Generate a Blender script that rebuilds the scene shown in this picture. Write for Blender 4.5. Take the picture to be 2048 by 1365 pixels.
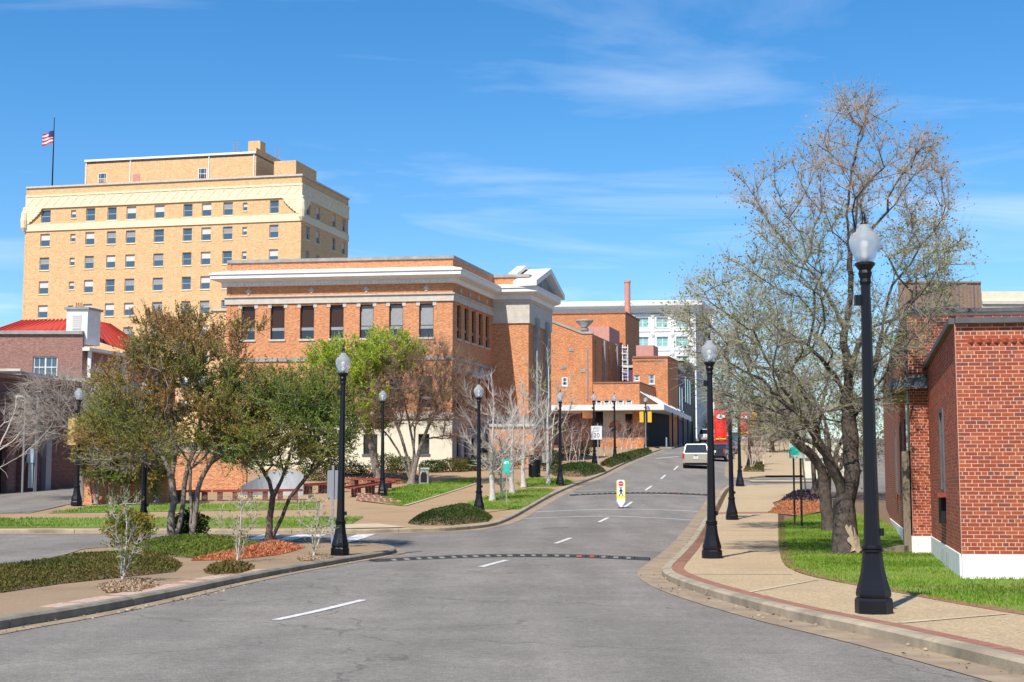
import bpy, bmesh, math, random
import numpy as np
from mathutils import Vector, Matrix
from mathutils.geometry import delaunay_2d_cdt
for o in list(bpy.data.objects): bpy.data.objects.remove(o)
scene = bpy.context.scene
C = scene.collection
R = math.radians
# ------------------------------------------------------------ camera
F, CX, CY, HC = 2900.0, 1024.0, 682.5, 1.66      # focal length and centre in photo pixels, eye height
TILT = math.atan(296 / F)
cam = bpy.data.cameras.new('camera'); camo = bpy.data.objects.new('camera', cam); C.objects.link(camo)
cam.sensor_width = 36; cam.lens = 36 * F / 2048; cam.clip_start = .1; cam.clip_end = 6000
camo.location = (0, 0, HC); camo.rotation_euler = (R(90) + TILT, 0, 0)
scene.camera = camo
# ------------------------------------------------------------ sky and sun
SUN_HEAD, SUN_EL = R(24), R(51)
world = bpy.data.worlds.new('World'); scene.world = world; world.use_nodes = True
nt = world.node_tree; nt.nodes.clear()
N = lambda t: nt.nodes.new(t)
out = N('ShaderNodeOutputWorld'); bg = N('ShaderNodeBackground'); sky = N('ShaderNodeTexSky')
sky.sky_type = 'NISHITA'; sky.sun_disc = False; sky.sun_elevation = SUN_EL; sky.sun_rotation = math.pi + SUN_HEAD
sky.air_density = 1.0; sky.dust_density = .35; sky.ozone_density = 4.0; sky.altitude = 100
# thin cirrus: stretched noise on a plane high above
tc = N('ShaderNodeTexCoord'); sp = N('ShaderNodeSeparateXYZ'); nt.links.new(tc.outputs['Generated'], sp.inputs[0])
mx = N('ShaderNodeMath'); mx.operation = 'MAXIMUM'; mx.inputs[1].default_value = .04; nt.links.new(sp.outputs[2], mx.inputs[0])
dx = N('ShaderNodeMath'); dx.operation = 'DIVIDE'; nt.links.new(sp.outputs[0], dx.inputs[0]); nt.links.new(mx.outputs[0], dx.inputs[1])
dy = N('ShaderNodeMath'); dy.operation = 'DIVIDE'; nt.links.new(sp.outputs[1], dy.inputs[0]); nt.links.new(mx.outputs[0], dy.inputs[1])
cb = N('ShaderNodeCombineXYZ'); nt.links.new(dx.outputs[0], cb.inputs[0]); nt.links.new(dy.outputs[0], cb.inputs[1])
mp = N('ShaderNodeMapping'); mp.inputs['Rotation'].default_value = (0, 0, R(-24)); mp.inputs['Scale'].default_value = (.5, .8, 1); mp.inputs['Location'].default_value = (4.7, 7.3, 0)
nt.links.new(cb.outputs[0], mp.inputs[0])
n1 = N('ShaderNodeTexNoise'); n1.inputs['Scale'].default_value = .9; n1.inputs['Detail'].default_value = 7; n1.inputs['Roughness'].default_value = .58; n1.inputs['Distortion'].default_value = .7
nt.links.new(mp.outputs[0], n1.inputs['Vector'])
r1 = N('ShaderNodeMapRange'); r1.inputs['From Min'].default_value = .5; r1.inputs['From Max'].default_value = .9; r1.inputs['To Max'].default_value = .5
nt.links.new(n1.outputs['Fac'], r1.inputs['Value'])
hs = N('ShaderNodeHueSaturation'); hs.inputs['Saturation'].default_value = 1.32; hs.inputs['Value'].default_value = 1.0
nt.links.new(sky.outputs[0], hs.inputs['Color'])
mix = N('ShaderNodeMixRGB'); mix.inputs[2].default_value = (7.2, 7.6, 8.0, 1)
nt.links.new(r1.outputs[0], mix.inputs[0]); nt.links.new(hs.outputs[0], mix.inputs[1])
nt.links.new(mix.outputs[0], bg.inputs[0]); bg.inputs[1].default_value = .128
nt.links.new(bg.outputs[0], out.inputs[0])
sl = bpy.data.lights.new('sun', 'SUN'); so = bpy.data.objects.new('sun', sl); C.objects.link(so)
sl.energy = 5.0; sl.angle = R(.5); sl.color = (1, .94, .84)
D = Vector((math.sin(SUN_HEAD) * math.cos(SUN_EL), math.cos(SUN_HEAD) * math.cos(SUN_EL), -math.sin(SUN_EL)))
so.rotation_euler = D.to_track_quat('-Z', 'Y').to_euler(); so.location = (-10, -20, 40)
vs = scene.view_settings; vs.view_transform = 'Standard'; vs.look = 'None'; vs.gamma = 1; vs.exposure = .38; vs.use_curve_mapping = False

# ------------------------------------------------------------ pixels to places
PR = [(-50, 0), (36, 0), (45, .1), (55, .38), (62, .62), (72, 1.15), (81, 1.65), (104, 3.1), (115, 3.75), (153, 5.9), (200, 8.3), (240, 10), (300, 11.5), (400, 12.5), (4000, 13)]
def lin(y):
    if y <= -50: return 0
    for (a, za), (b, zb) in zip(PR, PR[1:]):
        if y <= b: return za + (zb - za) * (y - a) / (b - a)
    return PR[-1][1]
_pc = {}
def prof(y):                                     # height of the ground: the street climbs away from the camera
    k = round(y, 2)
    if k not in _pc: _pc[k] = sum(lin(k + o) for o in (-5, -2.5, 0, 2.5, 5)) / 5
    return _pc[k]
def ray(px, py):
    a = (px - CX) / F; b = (CY - py) / F
    fy = math.cos(TILT) - math.sin(TILT) * b; fz = math.sin(TILT) + math.cos(TILT) * b
    return a / fy, fz / fy
def P(px, py, d):
    a, b = ray(px, py); return Vector((a * d, d, HC + b * d))
def G(px, py, h=0.0):                            # where the sight line through a pixel meets the ground
    a, b = ray(px, py); lo, hi, d = 0, 0, 2.0
    while d < 700 and HC + b * d > prof(d) + h: d += .5
    lo, hi = d - .5, d
    for _ in range(12):
        m = (lo + hi) / 2
        if HC + b * m > prof(m) + h: lo = m
        else: hi = m
    return Vector((a * hi, hi, prof(hi) + h))
def on_wall(px, py, p0, ang):
    a, b = ray(px, py); c, s = math.cos(ang), math.sin(ang)
    u = (a * p0[1] - p0[0]) / (c - a * s); t = p0[1] + u * s
    return u, HC + b * t
def G2(px, py, h=0.0):
    g = G(px, py, h); return (g.x, g.y)

# ------------------------------------------------------------ materials
def nodes(m):
    m.use_nodes = True; t = m.node_tree; b = t.nodes['Principled BSDF']; return t, b
def mat(name, c, rough=.7, c2=None, scale=4, metal=0, bump=0, bscale=40, spec=.4, detail=5, c3=None, s3=.35):
    m = bpy.data.materials.new(name); t, b = nodes(m)
    b.inputs['Roughness'].default_value = rough; b.inputs['Metallic'].default_value = metal
    b.inputs['Specular IOR Level'].default_value = spec
    b.inputs['Base Color'].default_value = (*c, 1)
    ge = t.nodes.new('ShaderNodeNewGeometry')
    if c2:
        n = t.nodes.new('ShaderNodeTexNoise'); n.inputs['Scale'].default_value = scale; n.inputs['Detail'].default_value = detail; n.inputs['Roughness'].default_value = .65
        t.links.new(ge.outputs['Position'], n.inputs['Vector'])
        rp = t.nodes.new('ShaderNodeMapRange'); rp.inputs['From Min'].default_value = .35; rp.inputs['From Max'].default_value = .65
        t.links.new(n.outputs['Fac'], rp.inputs['Value'])
        mi = t.nodes.new('ShaderNodeMixRGB'); mi.inputs[1].default_value = (*c, 1); mi.inputs[2].default_value = (*c2, 1)
        t.links.new(rp.outputs[0], mi.inputs[0]); last = mi
        if c3:
            n3 = t.nodes.new('ShaderNodeTexNoise'); n3.inputs['Scale'].default_value = s3; n3.inputs['Detail'].default_value = 6
            t.links.new(ge.outputs['Position'], n3.inputs['Vector'])
            r3 = t.nodes.new('ShaderNodeMapRange'); r3.inputs['From Min'].default_value = .48; r3.inputs['From Max'].default_value = .72; r3.inputs['To Max'].default_value = .8
            t.links.new(n3.outputs['Fac'], r3.inputs['Value'])
            m3 = t.nodes.new('ShaderNodeMixRGB'); m3.inputs[2].default_value = (*c3, 1)
            t.links.new(r3.outputs[0], m3.inputs[0]); t.links.new(mi.outputs[0], m3.inputs[1]); last = m3
        t.links.new(last.outputs[0], b.inputs['Base Color'])
    if bump:
        nb = t.nodes.new('ShaderNodeTexNoise'); nb.inputs['Scale'].default_value = bscale; nb.inputs['Detail'].default_value = 4
        t.links.new(ge.outputs['Position'], nb.inputs['Vector'])
        bu = t.nodes.new('ShaderNodeBump'); bu.inputs['Strength'].default_value = bump; bu.inputs['Distance'].default_value = .02
        t.links.new(nb.outputs['Fac'], bu.inputs['Height']); t.links.new(bu.outputs[0], b.inputs['Normal'])
    return m
def brickmat(name, ca, cbk, mortar, stain=None, bw=.213, rh=.0677, ms=.008, stain_amt=.5):
    m = bpy.data.materials.new(name); t, b = nodes(m); b.inputs['Roughness'].default_value = .85; b.inputs['Specular IOR Level'].default_value = .2
    tcn = t.nodes.new('ShaderNodeTexCoord'); s = t.nodes.new('ShaderNodeSeparateXYZ'); t.links.new(tcn.outputs['Object'], s.inputs[0])
    ad = t.nodes.new('ShaderNodeMath'); t.links.new(s.outputs[0], ad.inputs[0]); t.links.new(s.outputs[1], ad.inputs[1])
    cm = t.nodes.new('ShaderNodeCombineXYZ'); t.links.new(ad.outputs[0], cm.inputs[0]); t.links.new(s.outputs[2], cm.inputs[1])
    br = t.nodes.new('ShaderNodeTexBrick'); t.links.new(cm.outputs[0], br.inputs['Vector'])
    br.inputs['Color1'].default_value = (*ca, 1); br.inputs['Color2'].default_value = (*cbk, 1); br.inputs['Mortar'].default_value = (*mortar, 1)
    br.inputs['Scale'].default_value = 1; br.inputs['Mortar Size'].default_value = ms; br.inputs['Brick Width'].default_value = bw; br.inputs['Row Height'].default_value = rh
    br.inputs['Mortar Smooth'].default_value = .1
    n = t.nodes.new('ShaderNodeTexNoise'); n.inputs['Scale'].default_value = .9; n.inputs['Detail'].default_value = 7; n.inputs['Roughness'].default_value = .7
    t.links.new(cm.outputs[0], n.inputs['Vector'])
    rp = t.nodes.new('ShaderNodeMapRange'); rp.inputs['From Min'].default_value = .4; rp.inputs['From Max'].default_value = .75; rp.inputs['To Max'].default_value = stain_amt
    t.links.new(n.outputs['Fac'], rp.inputs['Value'])
    mi = t.nodes.new('ShaderNodeMixRGB'); t.links.new(rp.outputs[0], mi.inputs[0]); t.links.new(br.outputs['Color'], mi.inputs[1])
    st = stain or tuple(x * .6 for x in ca); mi.inputs[2].default_value = (*st, 1)
    n2 = t.nodes.new('ShaderNodeTexNoise'); n2.inputs['Scale'].default_value = 5.0; n2.inputs['Detail'].default_value = 3
    mp2 = t.nodes.new('ShaderNodeMapping'); mp2.inputs['Scale'].default_value = (1, 3.2, 1); t.links.new(cm.outputs[0], mp2.inputs[0]); t.links.new(mp2.outputs[0], n2.inputs['Vector'])
    hv = t.nodes.new('ShaderNodeHueSaturation'); rv = t.nodes.new('ShaderNodeMapRange'); rv.inputs['From Min'].default_value = .3; rv.inputs['From Max'].default_value = .7; rv.inputs['To Min'].default_value = .7; rv.inputs['To Max'].default_value = 1.28
    t.links.new(n2.outputs['Fac'], rv.inputs['Value']); t.links.new(rv.outputs[0], hv.inputs['Value']); t.links.new(mi.outputs[0], hv.inputs['Color'])
    t.links.new(hv.outputs[0], b.inputs['Base Color'])
    bu = t.nodes.new('ShaderNodeBump'); bu.inputs['Strength'].default_value = .4; bu.inputs['Distance'].default_value = .008; bu.invert = True
    t.links.new(br.outputs['Fac'], bu.inputs['Height']); t.links.new(bu.outputs[0], b.inputs['Normal'])
    return m
def leafmat(name, cols, trans=.35, rough=.55):
    m = bpy.data.materials.new(name); t, b = nodes(m)
    a = t.nodes.new('ShaderNodeAttribute'); a.attribute_name = 'rnd'
    cr = t.nodes.new('ShaderNodeValToRGB'); e = cr.color_ramp.elements
    while len(e) < len(cols): e.new(.5)
    for i, c in enumerate(cols): e[i].position = i / max(1, len(cols) - 1); e[i].color = (*c, 1)
    t.links.new(a.outputs['Fac'], cr.inputs[0]); t.links.new(cr.outputs[0], b.inputs['Base Color'])
    b.inputs['Roughness'].default_value = rough; b.inputs['Specular IOR Level'].default_value = .25
    tr = t.nodes.new('ShaderNodeBsdfTranslucent'); t.links.new(cr.outputs[0], tr.inputs[0])
    ms = t.nodes.new('ShaderNodeMixShader'); ms.inputs[0].default_value = trans
    o = t.nodes['Material Output']; t.links.new(b.outputs[0], ms.inputs[1]); t.links.new(tr.outputs[0], ms.inputs[2]); t.links.new(ms.outputs[0], o.inputs[0])
    return m
M = {}
def asphalt():
    m = mat('asphalt', (.178, .16, .139), .9, (.222, .2, .175), 1.1, bump=.35, bscale=55, spec=.25, c3=(.15, .135, .119), s3=.16)
    t, b = nodes(m); ge = t.nodes.new('ShaderNodeNewGeometry')
    # aggregate speckle
    v = t.nodes.new('ShaderNodeTexNoise'); v.inputs['Scale'].default_value = 42; v.inputs['Detail'].default_value = 4; v.inputs['Roughness'].default_value = .8
    t.links.new(ge.outputs['Position'], v.inputs['Vector'])
    r = t.nodes.new('ShaderNodeMapRange'); r.inputs['From Min'].default_value = .3; r.inputs['From Max'].default_value = .7; r.inputs['To Min'].default_value = .5; r.inputs['To Max'].default_value = 1.5
    t.links.new(v.outputs['Fac'], r.inputs['Value'])
    src = b.inputs['Base Color'].links[0].from_socket
    mu = t.nodes.new('ShaderNodeVectorMath'); mu.operation = 'MULTIPLY'; t.links.new(src, mu.inputs[0]); t.links.new(r.outputs[0], mu.inputs[1])
    v2 = t.nodes.new('ShaderNodeTexNoise'); v2.inputs['Scale'].default_value = 10; v2.inputs['Detail'].default_value = 6; v2.inputs['Roughness'].default_value = .75; t.links.new(ge.outputs['Position'], v2.inputs['Vector'])
    mpw = t.nodes.new('ShaderNodeMapping'); mpw.inputs['Scale'].default_value = (.85, .1, 1); mpw.inputs['Rotation'].default_value = (0, 0, R(9)); t.links.new(ge.outputs['Position'], mpw.inputs[0])
    v3 = t.nodes.new('ShaderNodeTexNoise'); v3.inputs['Scale'].default_value = 1; v3.inputs['Detail'].default_value = 5; t.links.new(mpw.outputs[0], v3.inputs['Vector'])
    for vv, lo, hi in ((v2, .74, 1.24), (v3, .87, 1.13)):
        rr = t.nodes.new('ShaderNodeMapRange'); rr.inputs['From Min'].default_value = .32; rr.inputs['From Max'].default_value = .68; rr.inputs['To Min'].default_value = lo; rr.inputs['To Max'].default_value = hi; t.links.new(vv.outputs['Fac'], rr.inputs['Value'])
        mq = t.nodes.new('ShaderNodeVectorMath'); mq.operation = 'MULTIPLY'; t.links.new(mu.outputs[0], mq.inputs[0]); t.links.new(rr.outputs[0], mq.inputs[1]); mu = mq
    # hairline cracks: edges of big distorted cells
    dn = t.nodes.new('ShaderNodeTexNoise'); dn.inputs['Scale'].default_value = .8; dn.inputs['Detail'].default_value = 6; t.links.new(ge.outputs['Position'], dn.inputs['Vector'])
    av = t.nodes.new('ShaderNodeVectorMath'); av.operation = 'MULTIPLY_ADD'; av.inputs[1].default_value = (2.2, 2.2, 0); t.links.new(dn.outputs['Color'], av.inputs[0]); t.links.new(ge.outputs['Position'], av.inputs[2])
    vo = t.nodes.new('ShaderNodeTexVoronoi'); vo.feature = 'DISTANCE_TO_EDGE'; vo.inputs['Scale'].default_value = .17; t.links.new(av.outputs[0], vo.inputs['Vector'])
    rc = t.nodes.new('ShaderNodeMapRange'); rc.inputs['From Min'].default_value = .001; rc.inputs['From Max'].default_value = .0045; rc.inputs['To Min'].default_value = .66; rc.inputs['To Max'].default_value = 1
    t.links.new(vo.outputs['Distance'], rc.inputs['Value'])
    m2 = t.nodes.new('ShaderNodeVectorMath'); m2.operation = 'MULTIPLY'; t.links.new(mu.outputs[0], m2.inputs[0]); t.links.new(rc.outputs[0], m2.inputs[1])
    t.links.new(m2.outputs[0], b.inputs['Base Color'])
    return m
def aggregate(name, a, bq, dirt):
    m = mat(name, a, .9, bq, 28, bump=.4, bscale=60, spec=.2, detail=3, c3=dirt, s3=.5); return m
M['asphalt'] = asphalt()
M['walk'] = aggregate('exposed_aggregate', (.54, .415, .255), (.28, .205, .12), (.35, .26, .165))
M['plaza'] = aggregate('brown_aggregate', (.42, .285, .165), (.28, .185, .105), (.27, .185, .11))
M['island'] = aggregate('island_aggregate', (.33, .235, .145), (.25, .17, .105), (.20, .145, .095))
M['concrete'] = mat('pale_concrete', (.55, .44, .29), .9, (.44, .34, .22), 2, bump=.2, c3=(.36, .28, .19), s3=.7)
M['kerb'] = mat('kerb_concrete', (.40, .33, .23), .9, (.29, .24, .17), 3, bump=.3, c3=(.16, .135, .1), s3=1.3)
M['kerb_dirty'] = mat('dirty_kerb_concrete', (.27, .235, .18), .9, (.18, .16, .125), 3, bump=.3, c3=(.10, .09, .075), s3=1.1)
M['gutter'] = mat('gutter_concrete', (.34, .26, .17), .9, (.25, .185, .12), 2.5, bump=.2, c3=(.19, .14, .1), s3=.8)
M['paint'] = mat('road_paint', (.72, .71, .68), .8, (.40, .39, .375), 9)
M['paver'] = mat('brick_paver', (.32, .15, .095), .9, (.24, .11, .075), 6, bump=.2)
M['paver2'] = mat('brick_paver_brown', (.30, .15, .10), .9, (.22, .11, .075), 6, bump=.2)
M['paver3'] = mat('whitened_brick_paver', (.52, .40, .31), .9, (.38, .24, .17), 9, bump=.2)
M['lawn'] = mat('lawn_soil', (.155, .25, .022), .95, (.11, .18, .018), 5, bump=.5, c3=(.24, .185, .08), s3=.8)
M['soil'] = mat('dry_soil', (.20, .13, .075), .95, (.13, .085, .05), 8, bump=.5)
M['mulch'] = mat('orange_mulch', (.40, .125, .05), .95, (.23, .07, .03), 22, bump=.9, bscale=30)
M['mulch_brown'] = mat('brown_mulch', (.33, .15, .06), .95, (.2, .085, .04), 18, bump=.9, bscale=30)
M['black'] = mat('black_enamel', (.006, .006, .009), .4, spec=.35)
M['panel'] = mat('worn_black_panel', (.035, .035, .045), .45)
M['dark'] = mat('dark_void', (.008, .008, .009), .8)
M['white'] = mat('white_paint', (.78, .78, .77), .6, (.68, .68, .67), 3)
M['stone'] = mat('limestone', (.56, .51, .44), .85, (.46, .42, .36), 2.5, bump=.1)
M['greystone'] = mat('weathered_stone', (.37, .36, .34), .9, (.25, .245, .235), 1.5, bump=.15)
M['cream'] = mat('cream_terracotta', (.76, .66, .47), .8, (.67, .56, .38), 3)
M['grey'] = mat('grey_metal', (.27, .28, .30), .5, metal=.3)
M['steel'] = mat('galvanised_steel', (.42, .44, .47), .4, metal=.6)
M['coping'] = mat('slate_grey_coping', (.11, .11, .125), .6, (.08, .08, .09), 5)
M['rubber'] = mat('black_rubber', (.028, .028, .03), .85, (.045, .044, .043), 9)
M['glass'] = mat('dark_window_glass', (.012, .013, .015), .04, spec=.9)
M['glass2'] = mat('brown_reflection_glass', (.05, .022, .013), .08, spec=.3)  # brown of the brick reflected in the panes, put into the glass colour
M['glass_blue'] = mat('blue_window_glass', (.05, .09, .13), .06, spec=.9)
M['glass_teal'] = mat('teal_window_glass', (.22, .43, .41), .12, spec=.7)
M['blind'] = mat('grey_blind', (.30, .31, .32), .7, (.25, .26, .27), 6)
M['blind2'] = mat('pale_blind', (.58, .56, .53), .7)
M['bronze'] = mat('bronze_frame', (.03, .022, .018), .5)
M['hbrick'] = brickmat('tan_brick', (.72, .475, .25), (.58, .345, .16), (.62, .46, .29), (.58, .34, .17), stain_amt=.4, bw=.42, rh=.135, ms=.012)
M['lbrick'] = brickmat('orange_brick', (.64, .25, .10), (.40, .115, .045), (.60, .40, .25), (.54, .23, .09), ms=.009, stain_amt=.4)
M['tbrick'] = brickmat('theatre_brick', (.66, .25, .09), (.42, .125, .045), (.54, .33, .2), (.26, .11, .06), stain_amt=.5)
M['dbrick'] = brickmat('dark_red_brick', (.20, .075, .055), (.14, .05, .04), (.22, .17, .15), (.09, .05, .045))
M['pbrick'] = brickmat('purple_red_brick', (.34, .15, .11), (.25, .10, .08), (.36, .28, .24), (.2, .12, .11))
M['rbrick'] = brickmat('red_brick_far', (.36, .085, .04), (.26, .06, .032), (.46, .29, .2), (.24, .07, .04), ms=.010)
M['mortar'] = mat('pale_mortar', (.62, .45, .34), .95, (.48, .34, .25), 20)
for i, c in enumerate([(.37, .066, .028), (.32, .056, .027), (.41, .082, .031), (.27, .058, .036), (.45, .12, .055), (.22, .058, .045)]):
    M['b%d' % i] = mat('red_brick_%s' % 'abcdef'[i], c, .88, tuple(x * .78 for x in c), 14, bump=.25)
M['plinth'] = mat('white_plinth_paint', (.78, .77, .75), .8, (.70, .69, .66), 1.5)
M['purple'] = mat('purple_paint', (.10, .05, .12), .8)
M['pink'] = mat('pink_stucco', (.55, .27, .22), .9, (.47, .22, .18), 2)
M['brown'] = mat('brown_panel', (.26, .17, .13), .9, (.20, .13, .10), 3)
M['creamwall'] = mat('cream_stucco', (.66, .62, .48), .9, (.6, .55, .42), 2)
M['teal'] = mat('teal_sign', (.02, .42, .32), .5)
M['red'] = mat('red_banner', (.68, .022, .015), .7)
M['yellow'] = mat('yellow_sign', (.78, .72, .02), .5)
M['amber'] = mat('signal_yellow', (.75, .42, .03), .6)
M['orange'] = mat('burnt_orange', (.42, .07, .02), .6)
M['redwood'] = mat('red_stained_wood', (.30, .055, .035), .8, (.2, .035, .025), 5)
M['bark'] = mat('brown_bark', (.16, .115, .085), .95, (.07, .05, .04), 9, bump=.9, bscale=25)
M['bark_grey'] = mat('grey_bark', (.27, .225, .185), .95, (.16, .13, .105), 8, bump=.5, bscale=30)
M['bark_dark'] = mat('dark_bark', (.11, .085, .07), .95, (.045, .035, .03), 7, bump=1.0, bscale=22)
M['bark_white'] = mat('white_bark', (.56, .52, .47), .9, (.40, .36, .32), 9, bump=.3)
M['barewood'] = mat('stripped_wood', (.46, .36, .26), .9, (.33, .25, .17), 6, bump=.3)
M['twig'] = mat('grey_twig', (.38, .325, .275), .9)
M['twig_pale'] = mat('pale_twig', (.52, .46, .4), .9)
M['twig_red'] = mat('reddish_twig', (.26, .15, .11), .9)
# ------------------------------------------------------------ mesh helpers
class MB:
    def __init__(s): s.v = []; s.f = []
    def quad(s, a, b, c, d):
        n = len(s.v); s.v += [tuple(a), tuple(b), tuple(c), tuple(d)]; s.f.append((n, n + 1, n + 2, n + 3)); return s
    def box(s, x0, x1, y0, y1, z0, z1):
        n = len(s.v)
        s.v += [(x0, y0, z0), (x1, y0, z0), (x1, y1, z0), (x0, y1, z0), (x0, y0, z1), (x1, y0, z1), (x1, y1, z1), (x0, y1, z1)]
        s.f += [tuple(n + i for i in q) for q in ((0, 3, 2, 1), (4, 5, 6, 7), (0, 1, 5, 4), (1, 2, 6, 5), (2, 3, 7, 6), (3, 0, 4, 7))]; return s
    def prism(s, plan, z0, z1):                  # plan counter-clockwise from above
        n = len(s.v); k = len(plan)
        s.v += [(p[0], p[1], z0) for p in plan] + [(p[0], p[1], z1) for p in plan]
        s.f += [tuple(n + i for i in reversed(range(k))), tuple(n + k + i for i in range(k))]
        s.f += [(n + i, n + (i + 1) % k, n + k + (i + 1) % k, n + k + i) for i in range(k)]; return s
    def poly_y(s, pts, y0, y1):                  # polygon in x,z extruded along y
        n = len(s.v); k = len(pts)
        s.v += [(p[0], y0, p[1]) for p in pts] + [(p[0], y1, p[1]) for p in pts]
        s.f += [tuple(n + i for i in range(k)), tuple(n + k + i for i in reversed(range(k)))]
        s.f += [(n + (i + 1) % k, n + i, n + k + i, n + k + (i + 1) % k) for i in range(k)]; return s
    def poly_x(s, pts, x0, x1):                  # polygon in y,z extruded along x
        n = len(s.v); k = len(pts)
        s.v += [(x0, p[0], p[1]) for p in pts] + [(x1, p[0], p[1]) for p in pts]
        s.f += [tuple(n + i for i in reversed(range(k))), tuple(n + k + i for i in range(k))]
        s.f += [(n + i, n + (i + 1) % k, n + k + (i + 1) % k, n + k + i) for i in range(k)]; return s
    def lathe(s, pr, n=16, c=(0, 0), rot=0):
        b = len(s.v)
        for r, z in pr:
            for i in range(n):
                a = rot + 2 * math.pi * i / n; s.v.append((c[0] + r * math.cos(a), c[1] + r * math.sin(a), z))
        for j in range(len(pr) - 1):
            for i in range(n):
                s.f.append((b + j * n + i, b + j * n + (i + 1) % n, b + (j + 1) * n + (i + 1) % n, b + (j + 1) * n + i))
        s.f.append(tuple(b + i for i in reversed(range(n)))); s.f.append(tuple(b + (len(pr) - 1) * n + i for i in range(n))); return s
    def tube(s, pts, rad, n=6):
        pts = [Vector(p) for p in pts]; b = len(s.v); k = len(pts)
        rad = rad if isinstance(rad, (list, tuple)) else [rad] * k
        ref = None
        for i, p in enumerate(pts):
            d = (pts[min(i + 1, k - 1)] - pts[max(i - 1, 0)]).normalized()
            if ref is None: ref = d.orthogonal().normalized()
            ref = (ref - d * ref.dot(d)).normalized(); o = d.cross(ref)
            for j in range(n):
                a = 2 * math.pi * j / n; s.v.append(tuple(p + (ref * math.cos(a) + o * math.sin(a)) * rad[i]))
        for i in range(k - 1):
            for j in range(n):
                s.f.append((b + i * n + j, b + i * n + (j + 1) % n, b + (i + 1) * n + (j + 1) % n, b + (i + 1) * n + j))
        s.f.append(tuple(b + j for j in reversed(range(n)))); s.f.append(tuple(b + (k - 1) * n + j for j in range(n))); return s
    def mesh(s, name, m=None, smooth=False):
        me = bpy.data.meshes.new(name); me.from_pydata(s.v, [], s.f)
        if m: me.materials.append(M[m] if isinstance(m, str) else m)
        if smooth: me.polygons.foreach_set('use_smooth', [True] * len(me.polygons))
        me.update(); return me
    def build(s, name, m, parent=None, loc=(0, 0, 0), rz=0, smooth=False):
        return put(name, s.mesh(name, m, smooth), parent, loc, rz)
def put(name, me, parent=None, loc=(0, 0, 0), rz=0):
    o = bpy.data.objects.new(name, me); C.objects.link(o); o.parent = parent; o.location = loc; o.rotation_euler = (0, 0, rz); return o
def thing(name, label, cat, loc=(0, 0, 0), rz=0, group=None):
    o = bpy.data.objects.new(name, None); C.objects.link(o); o.location = loc; o.rotation_euler = (0, 0, rz); o.empty_display_size = .2
    tag(o, label, cat, group); return o
def tag(o, label, cat, group=None):
    o['label'] = label; o['category'] = cat
    if group: o['group'] = group
    return o
def struct(o): o['kind'] = 'structure'; return o
def stuff(o, label=None):
    o['kind'] = 'stuff'
    if label: o['label'] = label
    return o
def copy_tree(o, parent=None):
    c = o.copy(); C.objects.link(c); c.parent = parent
    for ch in list(o.children): copy_tree(ch, c)
    return c
def np_mesh(name, V, quads=None, tris=None, m=None, rnd=None, smooth=False):
    me = bpy.data.meshes.new(name); V = np.asarray(V, np.float32)
    nq = 0 if quads is None else len(quads); ntr = 0 if tris is None else len(tris)
    idx = np.concatenate([np.asarray(quads, np.int32).ravel() if nq else np.zeros(0, np.int32), np.asarray(tris, np.int32).ravel() if ntr else np.zeros(0, np.int32)])
    me.vertices.add(len(V)); me.vertices.foreach_set('co', V.ravel())
    me.loops.add(len(idx)); me.loops.foreach_set('vertex_index', idx)
    me.polygons.add(nq + ntr)
    st = np.concatenate([np.arange(nq) * 4, nq * 4 + np.arange(ntr) * 3]).astype(np.int32)
    me.polygons.foreach_set('loop_start', st)
    if smooth: me.polygons.foreach_set('use_smooth', np.ones(nq + ntr, bool))
    if rnd is not None:
        at = me.attributes.new('rnd', 'FLOAT', 'POINT'); at.data.foreach_set('value', np.asarray(rnd, np.float32))
    if m: me.materials.append(M[m] if isinstance(m, str) else m)
    me.update(calc_edges=True); return me
def text(s, size, m, parent, loc, rot, name='lettering', sx=1, depth=.002):
    cu = bpy.data.curves.new('t', 'FONT'); cu.body = s; cu.size = size; cu.align_x = 'CENTER'; cu.align_y = 'CENTER'; cu.extrude = depth
    t = bpy.data.objects.new('t', cu); C.objects.link(t); dg = bpy.context.evaluated_depsgraph_get()
    me = bpy.data.meshes.new_from_object(t.evaluated_get(dg)); bpy.data.objects.remove(t); bpy.data.curves.remove(cu)
    me.materials.clear(); me.materials.append(M[m]); o = put(name, me, parent, loc); o.rotation_euler = rot; o.scale = (sx, 1, 1); return o
FACE = (R(90), 0, 0)                             # lettering that faces the camera side (-y)

# ------------------------------------------------------------ paths
def resample(path, step):
    o = [Vector(path[0][:2])]
    for a, b in zip(path, path[1:]):
        a, b = Vector(a[:2]), Vector(b[:2]); n = max(1, int((b - a).length / step))
        o += [a.lerp(b, (i + 1) / n) for i in range(n)]
    return o
def smooth_path(path, it=2):
    p = [Vector(q[:2]) for q in path]
    for _ in range(it):
        q = [p[0]]
        for a, b in zip(p, p[1:]): q += [a.lerp(b, .25), a.lerp(b, .75)]
        p = q + [p[-1]]
    return p
def normals(p):
    o = []
    for i in range(len(p)):
        d = (p[min(i + 1, len(p) - 1)] - p[max(i - 1, 0)]).normalized(); o.append(Vector((-d.y, d.x)))
    return o
def offset(path, k):
    n = normals(path); return [a + b * k for a, b in zip(path, n)]
def ribbon(path, o0, o1, zf, lift, name, m, parent=None):
    a, b = offset(path, o0), offset(path, o1); mb = MB()
    for i in range(len(path)):
        for q in (a[i], b[i]): mb.v.append((q.x, q.y, zf(q.x, q.y) + lift))
    s = 1 if o1 > o0 else -1
    for i in range(len(path) - 1):
        f = (2 * i, 2 * i + 2, 2 * i + 3, 2 * i + 1); mb.f.append(f if s > 0 else f[::-1])
    return mb.build(name, m, parent)
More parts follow.
